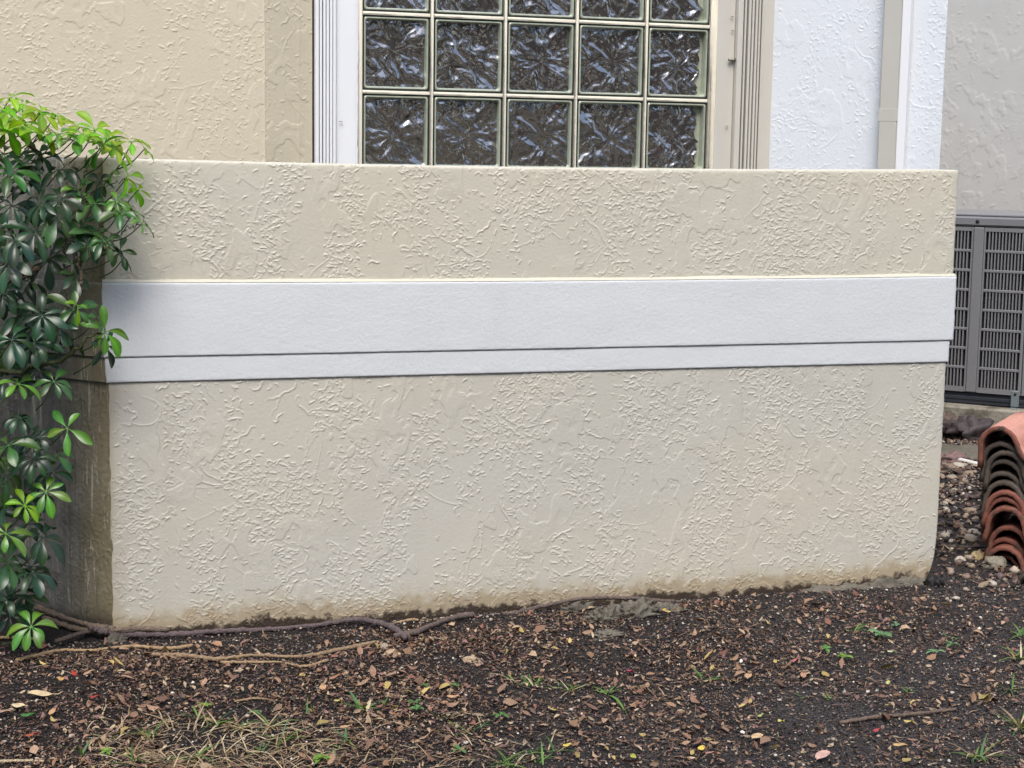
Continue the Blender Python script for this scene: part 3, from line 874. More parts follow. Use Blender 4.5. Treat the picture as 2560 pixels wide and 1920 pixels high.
for u, z in ((0.098, 1.115),):
    c = acf(np.array([[u, NF + .0055, z], [u, NF + .009, z], [u, NF + 0.011, z]])); mb.tube(c, [.011, .010, .006], 12)
mb.build('screw', M['acdark'], ac)
mb = MB(); c = acf(np.array([[0.352, NF + .0055, 0.178], [0.352, NF + .010, 0.178]])); mb.tube(c, [.008, .007], 10); mb.build('screw', M['acdark'], ac)

# ---------------------------------------------------------------- clay roof tiles
def tile_profile(w=0.132, hl=0.080, pan=0.075, th=0.019, n=18):
    a = np.linspace(PI, 0, n)
    out = [(-w / 2 - 0.012, -0.055)] + [(w / 2 * math.cos(t), hl * math.sin(t) ** 0.9) for t in a] + [(w / 2 + 0.012, -0.03), (w / 2 + 0.03, -0.045), (w / 2 + 0.03 + pan, -0.040)]
    return np.array(out)
def tile_mesh(name, c, ln, yaw, roll, mats, seed, parent=None, topm=None, pitch=0.0, pan=0.075):
    r = np.random.default_rng(seed)
    pr = tile_profile(pan=pan); n = len(pr)
    pr = spline(np.c_[pr, np.zeros(n)], 40)[:, :2]; n = 40
    T = np.gradient(pr, axis=0); T /= np.linalg.norm(T, axis=1)[:, None]
    Nn = np.stack([-T[:, 1], T[:, 0]], -1)
    th = 0.018
    secs = []
    ys = np.array([-0.004, 0.0, 0.006, 0.06, 0.15, 0.28, ln])
    for k, y in enumerate(ys):
        ins = 0.0035 if k == 0 else 0.0
        jit = 0.0030 * fbm(np.arange(n) * .35 + seed, np.full(n, y * 8), o=3)[:, None]
        jit = jit - (0.006 * np.maximum(0, fbm(np.arange(n) * .22 + seed * 1.7, np.full(n, 3.1), o=2) - .35)[:, None] if k < 2 else 0)
        outer = pr + Nn * (th / 2 - ins) + jit; inner = pr - Nn * (th / 2 - ins) + jit
        secs.append(np.vstack([outer, inner[::-1]]))
    m = 2 * n; V = []; F = []; Mi = []
    for k, y in enumerate(ys):
        for q in secs[k]: V.append((q[0], y, q[1]))
    for k in range(len(ys) - 1):
        for j in range(m):
            F.append((k * m + j, (k + 1) * m + j, (k + 1) * m + (j + 1) % m, k * m + (j + 1) % m)); Mi.append(1 if (topm is not None and j < n and k > 1) else 0)
    for j in range(n - 1):
        F.append((j, j + 1, m - 2 - j, m - 1 - j)); Mi.append(0)
        b = (len(ys) - 1) * m
        F.append((b + j + 1, b + j, b + m - 1 - j, b + m - 2 - j)); Mi.append(0)
    V = np.array(V)
    cr, sr = math.cos(roll), math.sin(roll)
    x, z = V[:, 0] * cr - V[:, 2] * sr, V[:, 0] * sr + V[:, 2] * cr; V[:, 0], V[:, 2] = x, z
    cp, sp = math.cos(pitch), math.sin(pitch)
    y, z = V[:, 1] * cp - V[:, 2] * sp, V[:, 1] * sp + V[:, 2] * cp; V[:, 1], V[:, 2] = y, z
    cy, sy = math.cos(yaw), math.sin(yaw)
    x, y = V[:, 0] * cy - V[:, 1] * sy, V[:, 0] * sy + V[:, 1] * cy; V[:, 0], V[:, 1] = x, y
    o = mk(name, V, F, mats, parent, None, Mi)
    o.location = c
    return o
# crown of each tile's near end in the photograph, top to bottom: (u, v, kind, roll)
TL = [(2500, 1064, 'P', .20), (2512, 1103, 'D', .14), (2515, 1128, 'D', .10), (2512, 1152, 'D', .10), (2516, 1177, 'D', .08), (2520, 1203, 'D', .05),
      (2521, 1224, 'R', .02), (2519, 1246, 'R', .02), (2518, 1269, 'R', .02), (2520, 1313, 'R', -.04), (2516, 1341, 'R', -.06), (2514, 1362, 'R', -.08)]
ordn = ['topmost', 'second', 'third', 'fourth', 'fifth', 'sixth', 'seventh', 'eighth', 'ninth', 'tenth', 'eleventh', 'lowest']
look = {'P': 'with its lit upper face coloured pale pink', 'D': 'dark and mossy', 'R': 'orange-red'}
tyaw = -0.80
for i, (u, v, kd, rl) in enumerate(TL):
    yd = 0.10 + 0.010 * math.sin(i * 2.1) - (0.02 if kd == 'R' and i < 9 else 0)
    p = on_y(u, v, yd)
    c = (p[0] + float(rng.normal()) * .004, p[1] + float(rng.normal()) * .008, p[2] - 0.089 + float(rng.normal()) * .003)
    mats = [M['tilered'], M['tilelit']] if kd == 'P' else [M['tiledark' if kd == 'D' else 'tilered']]
    o = tile_mesh('roof_tile', c, 0.42, tyaw + 0.02 * math.sin(i * 3.3), rl, mats, 50 + i, None, True if kd == 'P' else None)
    lab = ('topmost clay roof tile of the front stack with its lit upper face coloured pale pink' if i == 0 else
           'lowest arched clay tile of the front stack, orange-red, resting near the soil' if i == 11 else
           '%s clay roof tile from the top of the front stack, %s' % (ordn[i], look[kd]))
    tag(o, lab, 'roof tile', 'clay roof tiles stacked beside the wall')
for i in range(9):
    p = on_y(2590 + 2 * i, 1092 + 25 * i, 0.12)
    o = tile_mesh('roof_tile', (p[0], p[1], p[2] - 0.094), 0.42, tyaw + 0.03 * math.sin(i * 2.3), 0.1 - .02 * i, [M['tilered']], 80 + i, None, None)
    tag(o, 'red clay roof tile in the second stack cut off by the right picture edge', 'roof tile', 'clay roof tiles in the second stack')
# pieces on the ground
p = on_g(2505, 1408); mb = MB()
P = spline([(-.06, 0, 0.012), (-.03, 0, .026), (.02, 0, .026), (.07, 0, .016)], 10)
o = tile_mesh('tile_fragment', (p[0] + .01, p[1], p[2] - 0.035), 0.12, tyaw, -0.05, [M['tilered']], 99, None, None, pan=0.01)
o.scale = (0.62, 1, 0.75)
tag(o, 'broken red tile piece lying under the front stack', 'tile fragment')
p = on_g(2580, 1470)
o = tile_mesh('tile_fragment', (p[0], p[1], p[2] - 0.02), 0.30, tyaw - 0.5, 0.0, [M['tiledark']], 98, None, None, pan=0.01)
o.scale = (1.0, 1, 0.8)
tag(o, 'grey clay tile half sunk in soil at the right picture edge', 'tile fragment')

# ---------------------------------------------------------------- shrub
def leaflet(mbx, base, d, nrm, L, Wd, col, droop, fold=0.25, rows=8):
    d = d / np.linalg.norm(d); s = np.cross(d, nrm); s /= np.linalg.norm(s) + 1e-9; nn = np.cross(s, d)
    V = []; p = np.array(base, float); dirv = d.copy(); st = L / (rows - 1)
    tw = rng.normal() * 0.25
    for i in range(rows):
        t = i / (rows - 1)
        w = Wd * math.sin(PI * (t * 0.975 + 0.01) ** 1.35) ** 0.8 if i < rows - 1 else Wd * 0.16
        if i == 0: w = Wd * 0.10
        a = tw * t
        ss = s * math.cos(a) + nn * math.sin(a)
        up = np.cross(ss, dirv)
        V += [p - ss * w * .5 + up * fold * w * .5, p - ss * w * .26 + up * fold * w * .2, p, p + ss * w * .26 + up * fold * w * .2, p + ss * w * .5 + up * fold * w * .5]
        dirv = dirv + np.array([0, 0, -1]) * droop * st / L * 1.2 - nn * 0.12 * t; dirv /= np.linalg.norm(dirv)
        p = p + dirv * st
    F = []
    for i in range(rows - 1):
        for j in range(4):
            F.append((i * 5 + j, i * 5 + j + 1, (i + 1) * 5 + j + 1, (i + 1) * 5 + j))
    c = np.tile(np.asarray(col, float), (len(V), 1))
    mid = np.array([j == 2 for _ in range(rows) for j in range(5)])
    c[mid] *= 1.35
    mbx.add(V, F, c)

def cluster(mbx, mstem, c, nrm, n, L, col, droop=0.5, stemto=None, spread=2 * PI, a0=None):
    c = np.array(c, float); nrm = np.array(nrm, float); nrm /= np.linalg.norm(nrm)
    ref = np.array([0, 0, 1.0]) if abs(nrm[2]) < .9 else np.array([1.0, 0, 0])
    A = np.cross(nrm, ref); A /= np.linalg.norm(A); B = np.cross(nrm, A)
    a0 = rng.uniform(0, 2 * PI) if a0 is None else a0
    for i in range(n):
        a = a0 + spread * i / n + rng.normal() * 0.13
        d = A * math.cos(a) + B * math.sin(a) + nrm * rng.uniform(-0.05, 0.25)
        k = rng.uniform(0.85, 1.18)
        cc = np.array(col) * k * np.array([rng.uniform(.8, 1.45), rng.uniform(.85, 1.25), rng.uniform(.7, 1.2)])
        ll = L * rng.uniform(0.62, 1.08)
        pet = 0.16 * ll
        leaflet(mbx, c + d * pet, d, nrm, ll, ll * rng.uniform(0.36, 0.45), cc, droop * rng.uniform(.5, 1.4), rng.uniform(.1, .4))
        mstem.tube([c, c + d * pet * 1.05], [.0014, .0011], 4, np.array(col) * 1.4 + .01, cap=False)
    if stemto is not None:
        st = np.array(stemto, float); mid = (c + st) / 2 + np.array([0, 0, -0.012])
        mstem.tube(spline([c, mid, st], 7), np.linspace(.0015, .0024, 7), 5, (0.05, 0.085, 0.022), cap=False)

shrub = empty('umbrella_shrub', (-0.55, 0.0, 0.0), 'glossy green shrub with finger-like leaflets and lime new growth at the left corner', 'shrub')
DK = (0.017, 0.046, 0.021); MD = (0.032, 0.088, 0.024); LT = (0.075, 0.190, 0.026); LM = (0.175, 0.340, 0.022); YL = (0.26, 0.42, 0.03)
fol, new, stem = MB(), MB(), MB()
# (u, v, depth y, size m, tone, leaflets, normal)
UP = (0.1, -0.45, 1.0); FR = (0.15, -0.85, 0.62); FU = (0.1, -0.65, 0.85)
CL = [
 # lime crown
 (20, 282, -.10, .075, 'LM', 7, UP), (60, 262, -.05, .060, 'YL', 6, UP), (52, 305, -.12, .080, 'LM', 7, FU), (102, 282, -.10, .075, 'LM', 6, UP),
 (140, 288, -.02, .065, 'LM', 6, UP), (95, 335, -.15, .080, 'LM', 7, UP), (150, 335, -.14, .085, 'LT', 7, UP), (185, 350, -.12, .080, 'LT', 7, UP),
 (200, 318, -.03, .060, 'YL', 6, UP), (238, 325, -.06, .070, 'LM', 7, UP), (268, 345, -.10, .075, 'LM', 7, UP), (285, 372, -.12, .070, 'YL', 7, UP),
 (248, 375, -.14, .080, 'LT', 7, FU), (15, 330, -.16, .075, 'LM', 6, FU), (5, 300, -.02, .08, 'LM', 7, UP), (215, 340, -.16, .07, 'LM', 6, FU),
 (320, 440, -.14, .070, 'LM', 4, (.6, -.4, .7)), (345, 475, -.15, .062, 'LM', 5, (.7, -.3, .7)), (362, 372, -.10, .05, 'LM', 4, (.6, -.2, .8)), (25, 245, -.05, .06, 'LM', 5, UP), (330, 355, -.1, .062, 'LM', 5, (.4, -.3, .9)), (285, 432, -.10, .06, 'LT', 5, UP), (110, 312, -.02, .07, 'YL', 6, UP),
 # right-hand sprays in front of the wall face
 (292, 505, -.16, .062, 'LT', 7, FR), (300, 530, -.18, .060, 'MD', 6, FU), (355, 560, -.18, .052, 'LT', 6, (.3, -.5, .7)), (330, 535, -.16, .05, 'LT', 4, UP),
 (262, 605, -.18, .075, 'MD', 6, FR), (240, 585, -.15, .070, 'MD', 7, FU), (310, 645, -.17, .060, 'DK', 5, (.4, -.6, .3)), (300, 630, -.12, .055, 'MD', 5, UP),
 (235, 510, -.14, .070, 'MD', 6, FR), (195, 475, -.12, .070, 'LT', 5, FU), (250, 455, -.08, .060, 'DK', 6, FR),
 # dark middle
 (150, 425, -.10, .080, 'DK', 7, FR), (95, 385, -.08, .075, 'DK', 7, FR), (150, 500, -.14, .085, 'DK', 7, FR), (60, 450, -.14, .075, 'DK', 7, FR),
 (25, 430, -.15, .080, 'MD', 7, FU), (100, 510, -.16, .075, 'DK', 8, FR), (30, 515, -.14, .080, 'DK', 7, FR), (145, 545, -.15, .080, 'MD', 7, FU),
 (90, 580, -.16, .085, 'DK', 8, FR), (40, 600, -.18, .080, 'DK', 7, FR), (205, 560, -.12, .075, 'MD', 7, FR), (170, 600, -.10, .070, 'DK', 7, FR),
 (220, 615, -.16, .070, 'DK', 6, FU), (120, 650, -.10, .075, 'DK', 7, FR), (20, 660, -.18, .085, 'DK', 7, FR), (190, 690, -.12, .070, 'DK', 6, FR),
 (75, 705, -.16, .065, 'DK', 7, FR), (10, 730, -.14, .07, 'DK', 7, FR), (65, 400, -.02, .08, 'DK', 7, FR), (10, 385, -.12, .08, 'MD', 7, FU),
 # lower sprays
 (105, 790, -.20, .080, 'DK', 7, FR), (150, 820, -.18, .072, 'DK', 7, FR), (45, 790, -.14, .080, 'DK', 7, FR), (185, 775, -.18, .070, 'MD', 6, FU),
 (195, 765, -.20, .050, 'LM', 3, FR), (245, 795, -.17, .060, 'MD', 6, (.5, -.7, .4)), (262, 830, -.19, .072, 'LT', 6, (.6, -.6, .5)), (265, 865, -.17, .060, 'DK', 5, (.5, -.7, .3)),
 (85, 860, -.18, .080, 'DK', 8, FR), (30, 850, -.20, .085, 'DK', 7, FR), (175, 850, -.12, .060, 'DK', 6, FR), (10, 880, -.12, .075, 'MD', 6, FR),
 (45, 960, -.22, .072, 'LT', 6, FU), (135, 955, -.20, .068, 'MD', 7, FU), (90, 925, -.16, .07, 'DK', 7, FR), (10, 950, -.14, .07, 'DK', 7, FR),
 (50, 1045, -.20, .062, 'DK', 8, FR), (168, 1072, -.20, .075, 'LT', 5, (.3, -.8, .5)), (95, 1095, -.16, .072, 'DK', 7, FR), (20, 1115, -.22, .080, 'MD', 6, FR),
 (140, 1140, -.16, .062, 'MD', 6, FU), (85, 1150, -.20, .080, 'DK', 8, FR), (15, 1190, -.20, .078, 'MD', 7, FR), (115, 1230, -.22, .068, 'LT', 7, FR),
 (62, 1265, -.24, .060, 'LM', 7, FR), (30, 1250, -.14, .08, 'DK', 7, FR), (130, 1180, -.10, .07, 'DK', 7, FR), (15, 1335, -.24, .075, 'LT', 6, FU),
 (105, 1345, -.18, .085, 'DK', 7, FR), (70, 1310, -.12, .075, 'DK', 7, FR), (20, 1405, -.20, .080, 'MD', 7, FR), (80, 1435, -.20, .088, 'DK', 8, FR),
 (15, 1500, -.20, .085, 'DK', 7, FR), (60, 1490, -.14, .075, 'DK', 7, FR), (78, 1568, -.26, .078, 'LT', 8, FR), (25, 1540, -.20, .075, 'DK', 6, FR), (5, 1440, -.1, .08, 'DK', 7, FR)]
tones = dict(DK=DK, MD=MD, LT=LT, LM=LM, YL=YL)
trunk = {}
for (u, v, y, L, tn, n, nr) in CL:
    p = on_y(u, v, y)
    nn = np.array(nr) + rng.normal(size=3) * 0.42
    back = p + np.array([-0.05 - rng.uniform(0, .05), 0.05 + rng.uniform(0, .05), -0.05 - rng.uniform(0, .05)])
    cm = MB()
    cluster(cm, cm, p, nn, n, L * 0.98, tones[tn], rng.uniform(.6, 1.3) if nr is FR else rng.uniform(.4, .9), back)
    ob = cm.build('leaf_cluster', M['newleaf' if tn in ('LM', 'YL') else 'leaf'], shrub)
    if tn in ('LM', 'YL'): tag(ob, 'bright lime-green young leaf cluster')
# inner mass of old leaves to the left, mostly out of the frame
for i in range(120):
    z = rng.uniform(0.05, 1.40); x = rng.uniform(-1.05, -0.32); y = rng.uniform(-0.15, 0.42)
    if x + y > 0.05: y = 0.0 - x * .2 - .1
    cluster(fol, stem, (x, y, z), FU + rng.normal(size=3) * 0.35, int(rng.integers(6, 9)), rng.uniform(.07, .09), DK if rng.random() < .75 else MD, 0.6)
for i in range(22):
    x = rng.uniform(-1.0, -0.3); cluster(new, stem, (x, rng.uniform(-.2, .25), 1.45 + rng.uniform(-.06, .10)), UP + rng.normal(size=3) * .25, 7, .078, LM if rng.random() < .6 else LT, 0.5)
for k in range(10):
    u, v = rng.uniform(-20, 150), rng.uniform(420, 1480)
    if v > 650 and u > 100: u = rng.uniform(-20, 95)
    p = on_y(u, v, rng.uniform(-.10, -.02))
    cluster(fol, stem, p, np.array(FR) + rng.normal(size=3) * .3, 7, rng.uniform(.068, .085), DK, 0.7, p + np.array([-.08, .05, -.06]))
for V_ in (new,): pass
tag(fol.build('foliage', M['leaf'], shrub), 'dark glossy mature leaves deep in the shrub', kind='stuff')
tag(new.build('new_growth', M['newleaf'], shrub), 'lime-green young leaves along the top', kind='stuff')
tag(stem.build('leaf_stalk', M['leaf'], shrub), 'thin green leaf stalks', kind='stuff')
def branch(pts, r0, r1, col, name='branch'):
    mb = MB(); P = spline(pts, 26); P += 0.003 * rng.normal(size=P.shape)
    mb.tube(P, np.linspace(r0, r1, 26), 8, col, rough=0.08); return mb.build(name, M['bark'], shrub)
BR = (0.16, 0.115, 0.075); GB = (0.055, 0.065, 0.025)
branch([(-.55, .0, -.05), (-.52, -.02, .35), on_y(-90, 800, -.05), on_y(0, 712, -.10), on_y(60, 690, -.11), on_y(98, 665, -.1)], .014, .007, BR)
branch([(-.50, .02, -.05), (-.46, 0, .6), on_y(-30, 520, -.02), on_y(60, 480, -.04), on_y(100, 398, -.06), on_y(62, 345, -.08)], .013, .006, (.06, .045, .035))
branch([(-.48, -.05, -.05), on_y(-60, 1000, -.12), on_y(60, 930, -.15), on_y(160, 893, -.17), on_y(200, 870, -.18), on_y(215, 845, -.18), on_y(255, 835, -.18)], .010, .003, GB)
branch([(-.50, .0, -.03), on_y(-40, 620, -.05), on_y(60, 610, -.08), on_y(180, 690, -.10), on_y(205, 620, -.12), on_y(195, 500, -.12)], .009, .003, (.07, .07, .035))
branch([on_y(160, 780, -.1), on_y(195, 745, -.12), on_y(205, 700, -.13), on_y(190, 640, -.12)], .006, .004, BR)
branch([on_y(200, 480, -.13), on_y(212, 440, -.13), on_y(214, 390, -.1)], .003, .002, (.08, .13, .03))
branch([on_y(205, 490, -.14), on_y(250, 468, -.14), on_y(316, 445, -.14)], .0025, .0016, (.05, .07, .03))
branch([on_y(280, 600, -.16), on_y(310, 578, -.17), on_y(352, 560, -.18)], .0022, .0016, (.05, .07, .03))
branch([on_y(160, 590, -.12), on_y(165, 700, -.12), on_y(163, 790, -.14)], .003, .002, (.05, .06, .03))
branch([(-.6, .05, -.05), (-.62, .02, .5), (-.7, .05, 1.1), (-.66, 0, 1.4)], .016, .006, BR, 'trunk')

# ---------------------------------------------------------------- surface roots
def root(pix, r, col, label, zoff=0.5, yfix=None, r1=None):
    P = []
    for u, v in pix:
        if yfix is not None: p = on_y(u, v, yfix)
        else:
            p = on_g(u, v)
            if p[0] > 0 and p[1] > -.030: p = on_y(u, v, -.030)
            elif p[0] <= 0 and p[0] + p[1] > -.040:
                dd = ray(u, v); p = CAM + dd * ((-.040 - CAM[0] - CAM[1]) / (dd[0] + dd[1]))
            else: p[2] += r * zoff + .007
        P.append(p)
    n = 12 * len(P)
    Q = spline(P, n); Q += rng.normal(size=Q.shape) * r * 0.10
    rad = r * (1 + 0.18 * np.sin(np.linspace(0, 9, n)) + 0.08 * rng.normal(size=n))
    if r1: rad = rad * np.linspace(1, r1 / r, n)
    mb = MB(); mb.tube(Q, rad, 9, col, rough=0.06)
    o = mb.build('root', M['bark'], None); tag(o, label, 'root', 'roots creeping along the foot of the wall'); return o
PUR = (0.115, 0.085, 0.085); TAN = (0.33, 0.225, 0.125); GRB = (0.155, 0.115, 0.085)
root([(60, 1506), (152, 1540), (221, 1562), (285, 1573)], .0085, GRB, 'upper brown root slanting from the shrub to the wall corner', 2.0)
root([(110, 1563), (196, 1572), (278, 1576), (330, 1572), (420, 1574)], .0075, GRB, 'brown root running level from the shrub past the wall corner', 2.2)
root([(140, 1620), (221, 1594), (285, 1578), (350, 1575)], .0065, (.10, .075, .06), 'dark root rising from the soil to the wall corner', 2.0)
root([(225, 1568), (262, 1578), (310, 1585), (440, 1586), (538, 1579), (700, 1571), (790, 1563), (885, 1563), (950, 1572), (990, 1590), (1015, 1610)], .0092, PUR, 'thick purplish root lying along the left half of the wall foot', 1.25, None, .008)
root([(40, 1660), (80, 1650), (152, 1634), (231, 1634), (316, 1624), (421, 1629), (480, 1622)], .0048, TAN, 'pale tan root in the leaf litter below the wall corner', .6)
root([(362, 1646), (459, 1648), (538, 1657), (633, 1648), (749, 1651), (853, 1633), (938, 1615)], .0056, (.27, .185, .11), 'long light brown root curving through the litter left of centre', .8)
root([(551, 1664), (640, 1664), (700, 1664), (762, 1674), (821, 1658)], .0036, TAN, 'thin straight tan root just below the long light brown root', .8)
root([(-20, 1604), (30, 1602), (75, 1602), (110, 1612)], .0042, TAN, 'short tan root under the shrub at the left picture edge', .8)
root([(1100, 1566), (1138, 1553), (1233, 1541), (1295, 1530), (1390, 1508), (1469, 1496), (1580, 1496), (1675, 1504), (1817, 1510), (1858, 1528)], .0085, (.12, .088, .075), 'long root hugging the wall foot at centre', .5, -0.050, .006)
root([(985, 1604), (1040, 1592), (1085, 1573), (1138, 1555), (1185, 1548)], .0085, (.12, .088, .075), 'short dark root rising out of the litter to the long wall root', 1.0)
root([(950, 1569), (1024, 1550), (1059, 1552), (1106, 1547), (1140, 1549)], .0042, TAN, 'small pale root bent against the wall left of centre', .5, -0.055)
root([(120, 1532), (150, 1537), (172, 1560)], .0045, (.09, .07, .055), 'short dark root fork under the shrub', .6)

def stick(pix, r, col, label, name='stick'):
    P = []
    for u, v in pix:
        p = on_g(u, v); p[2] += r + .004; P.append(p)
    Q = spline(P, 10 * len(P)); Q += rng.normal(size=Q.shape) * r * .12
    mb = MB(); mb.tube(Q, np.linspace(r, r * .7, len(Q)), 7, col, rough=.12)
    o = mb.build(name, M['bark'], None); tag(o, label, name); return o
stick([(2099, 1816), (2160, 1806), (2246, 1797), (2320, 1790), (2390, 1781)], .0058, (.14, .10, .075), 'crooked brown stick lying on grey soil at lower right')
stick([(2345, 1308), (2400, 1322), (2440, 1328), (2484, 1337)], .0075, (.05, .04, .035), 'dark stick across the pebbles right of the wall')
stick([(2343, 1369), (2400, 1374), (2474, 1372)], .006, (.12, .09, .075), 'weathered stick at the right wall corner below the dark stick')
stick([(1560, 1728), (1610, 1722), (1650, 1760)], .0022, (.25, .18, .12), 'thin bent twig right of the sprawling grass blade')
stick([(1722, 1735), (1738, 1765), (1737, 1800)], .0022, (.17, .12, .09), 'thin upright-lying twig at right of centre')
stick([(585, 1760), (640, 1752), (690, 1758)], .0030, TAN, 'short pale twig in litter at left')
stick([(0, 1912), (60, 1910), (110, 1911)], .0042, (.42, .33, .21), 'pale twig at the lower left picture corner')
stick([(1878, 1860 - 120), (1886, 1770), (1893, 1805)], .0018, (.2, .15, .11), 'hair-thin twig above the large tan leaf')

# white pipe
P = [on_z(2348, 1138, .03), on_z(2400, 1150, .03), on_z(2466, 1166, .028)]
mb = MB(); mb.tube(spline(P, 8), .011, 12); tag(mb.build('plastic_pipe', M['pvc'], None), 'white plastic pipe lying on the pebbles behind the wall end', 'pipe')

# ---------------------------------------------------------------- rocks and pebbles
def rock(u, v, r, seed, col, label, name='rock', dz=0.3, cat='rock', group=None, sq=(1, 1, 1), rough=.45, z=None, sub=14):
    p = on_g(u, v); mb = MB()
    lump(mb, (0, 0, 0), r, seed, col, 26 if name == 'mortar_lump' else sub, sq, rough, 8 if name == 'mortar_lump' else 4)
    o = mb.build(name, M['rawcon'] if name == 'mortar_lump' else M['stone'], None); o.location = (p[0], p[1], p[2] + r[2] * dz)
    tag(o, label, cat, group); return o
rock(1450, 1532, (.055, .028, .024), 31, (1, 1, 1), 'grey mortar lump left of the bigger ones against the wall foot', 'mortar_lump', .05, 'mortar lump', 'mortar lumps by the wall foot', (1, 1, 1), .8)
rock(1505, 1553, (.048, .03, .030), 32, (1, 1, 1), 'pale mortar lump lying furthest out from the wall foot', 'mortar_lump', .05, 'mortar lump', 'mortar lumps by the wall foot', (1, 1, 1), .8)
rock(1585, 1540, (.075, .035, .036), 33, (1, 1, 1), 'largest grey mortar lump beside the wall foot right of centre', 'mortar_lump', .05, 'mortar lump', 'mortar lumps by the wall foot', (1, 1, 1), .8)
rock(1660, 1530, (.06, .03, .020), 34, (1, 1, 1), 'flat mortar lump right of the largest one', 'mortar_lump', .05, 'mortar lump', 'mortar lumps by the wall foot', (1, 1, 1), .8)
rock(1520, 1590, (.045, .03, .012), 35, (1, 1, 1), 'thin mortar flake in litter below the mortar lumps', 'mortar_lump', .05, 'mortar lump', 'mortar lumps by the wall foot', (1, 1, 1), .8)
rock(290, 1606, (.03, .02, .02), 36, (1, 1, 1), 'small mortar lump in dark soil under the left wall corner', 'mortar_lump', .2, 'mortar lump')
rock(2335, 1464, (.026, .035, .026), 37, (.012, .011, .011), 'black lump standing in for shade in the hollow under the right wall corner', 'rock', .3, 'stone')  # black lump added where the hollow is only in shade
RB = (.085, .062, .055)
rock(2385, 1092, (.16, .08, .055), 41, RB, 'brown angular stone below the concrete pad, nearest the wall end', 'rock', .5, 'stone', None, (1, 1, 1), .7)
rock(2425, 1098, (.13, .09, .07), 42, (.07, .055, .055), 'dark jagged stone below the concrete pad, left of the tiles', 'rock', .6, 'stone', None, (1, 1, 1), .8)
rock(2372, 1072, (.08, .06, .05), 43, (.12, .085, .07), 'small brown stone touching the concrete pad', 'rock', .5, 'stone', None, (1, 1, 1), .7)
rock(2388, 1145, (.20, .14, .05), 44, (.13, .115, .085), 'flat mossy flagstone beside the white pipe', 'flagstone', .2, 'flagstone', None, (1, 1, 1), .4)
rock(2378, 1160, (.075, .04, .03), 45, (.20, .125, .115), 'reddish stone chip lying over the white pipe', 'rock', .8, 'stone', None, (1, 1, 1), .8)
rock(2487, 1418, (.045, .03, .026), 46, (.22, .195, .15), 'grey stone lying below the lowest tile', 'rock', .3, 'stone')
rock(2445, 1398, (.024, .02, .022), 47, (.36, .27, .14), 'yellowish round stone left of the tile stack foot', 'rock', .5, 'stone')
rock(1178, 1655, (.022, .014, .012), 48, (.38, .28, .19), 'tan oblong pebble alone in the litter at centre', 'pebble', .4, 'pebble')
rock(963, 1624, (.013, .011, .013), 49, (.30, .24, .18), 'round brown seed-like pebble at the end of the long root', 'pebble', .4, 'pebble')
CRM = [(.36, .30, .23), (.42, .37, .30), (.27, .20, .14), (.22, .15, .11), (.30, .24, .18)]
pb = []
for (u, v, s) in ((2362, 1343, .022), (2370, 1335, .02), (2407, 1333, .026), (2432, 1335, .026), (2400, 1348, .022), (2379, 1355, .017), (2425, 1352, .034), (2472, 1342, .026), (2408, 1340, .018),
                  (2428, 1284, .03), (2365, 1280, .024), (2425, 1398, .02), (2480, 1463, .022), (2400, 1405, .024), (2416, 1447, .022), (2428, 1418, .016), (2390, 1498, .014), (2368, 1500, .012), (2415, 1477, .013),
                  (2490, 1430, .013), (2360, 1262, .02), (2350, 1243, .02), (2375, 1172, .03), (2395, 1170, .034), (2362, 1165, .026), (2410, 1168, .026), (2350, 1195, .03), (2440, 1172, .03), (2455, 1200, .028), (2380, 1198, .028), (2420, 1190, .03),
                  (2156, 1517, .012), (2158, 1531, .011), (2285, 1501, .012)):
    p = on_g(u, v); mb = MB(); c = CRM[rng.integers(0, 5)]
    lump(mb, (0, 0, 0), (s, s * rng.uniform(.6, .9), s * rng.uniform(.45, .65)), rng.uniform(0, 90), c, 9, (1, 1, 1), .22, 2)
    o = mb.build('pebble', M['stone'], None); o.location = (p[0], p[1], p[2] + s * .25); o.rotation_euler = (0, 0, rng.uniform(0, 6))
    tag(o, 'rounded cream or tan pebble lying among the gravel right of the wall', 'pebble', 'larger pebbles right of the wall')

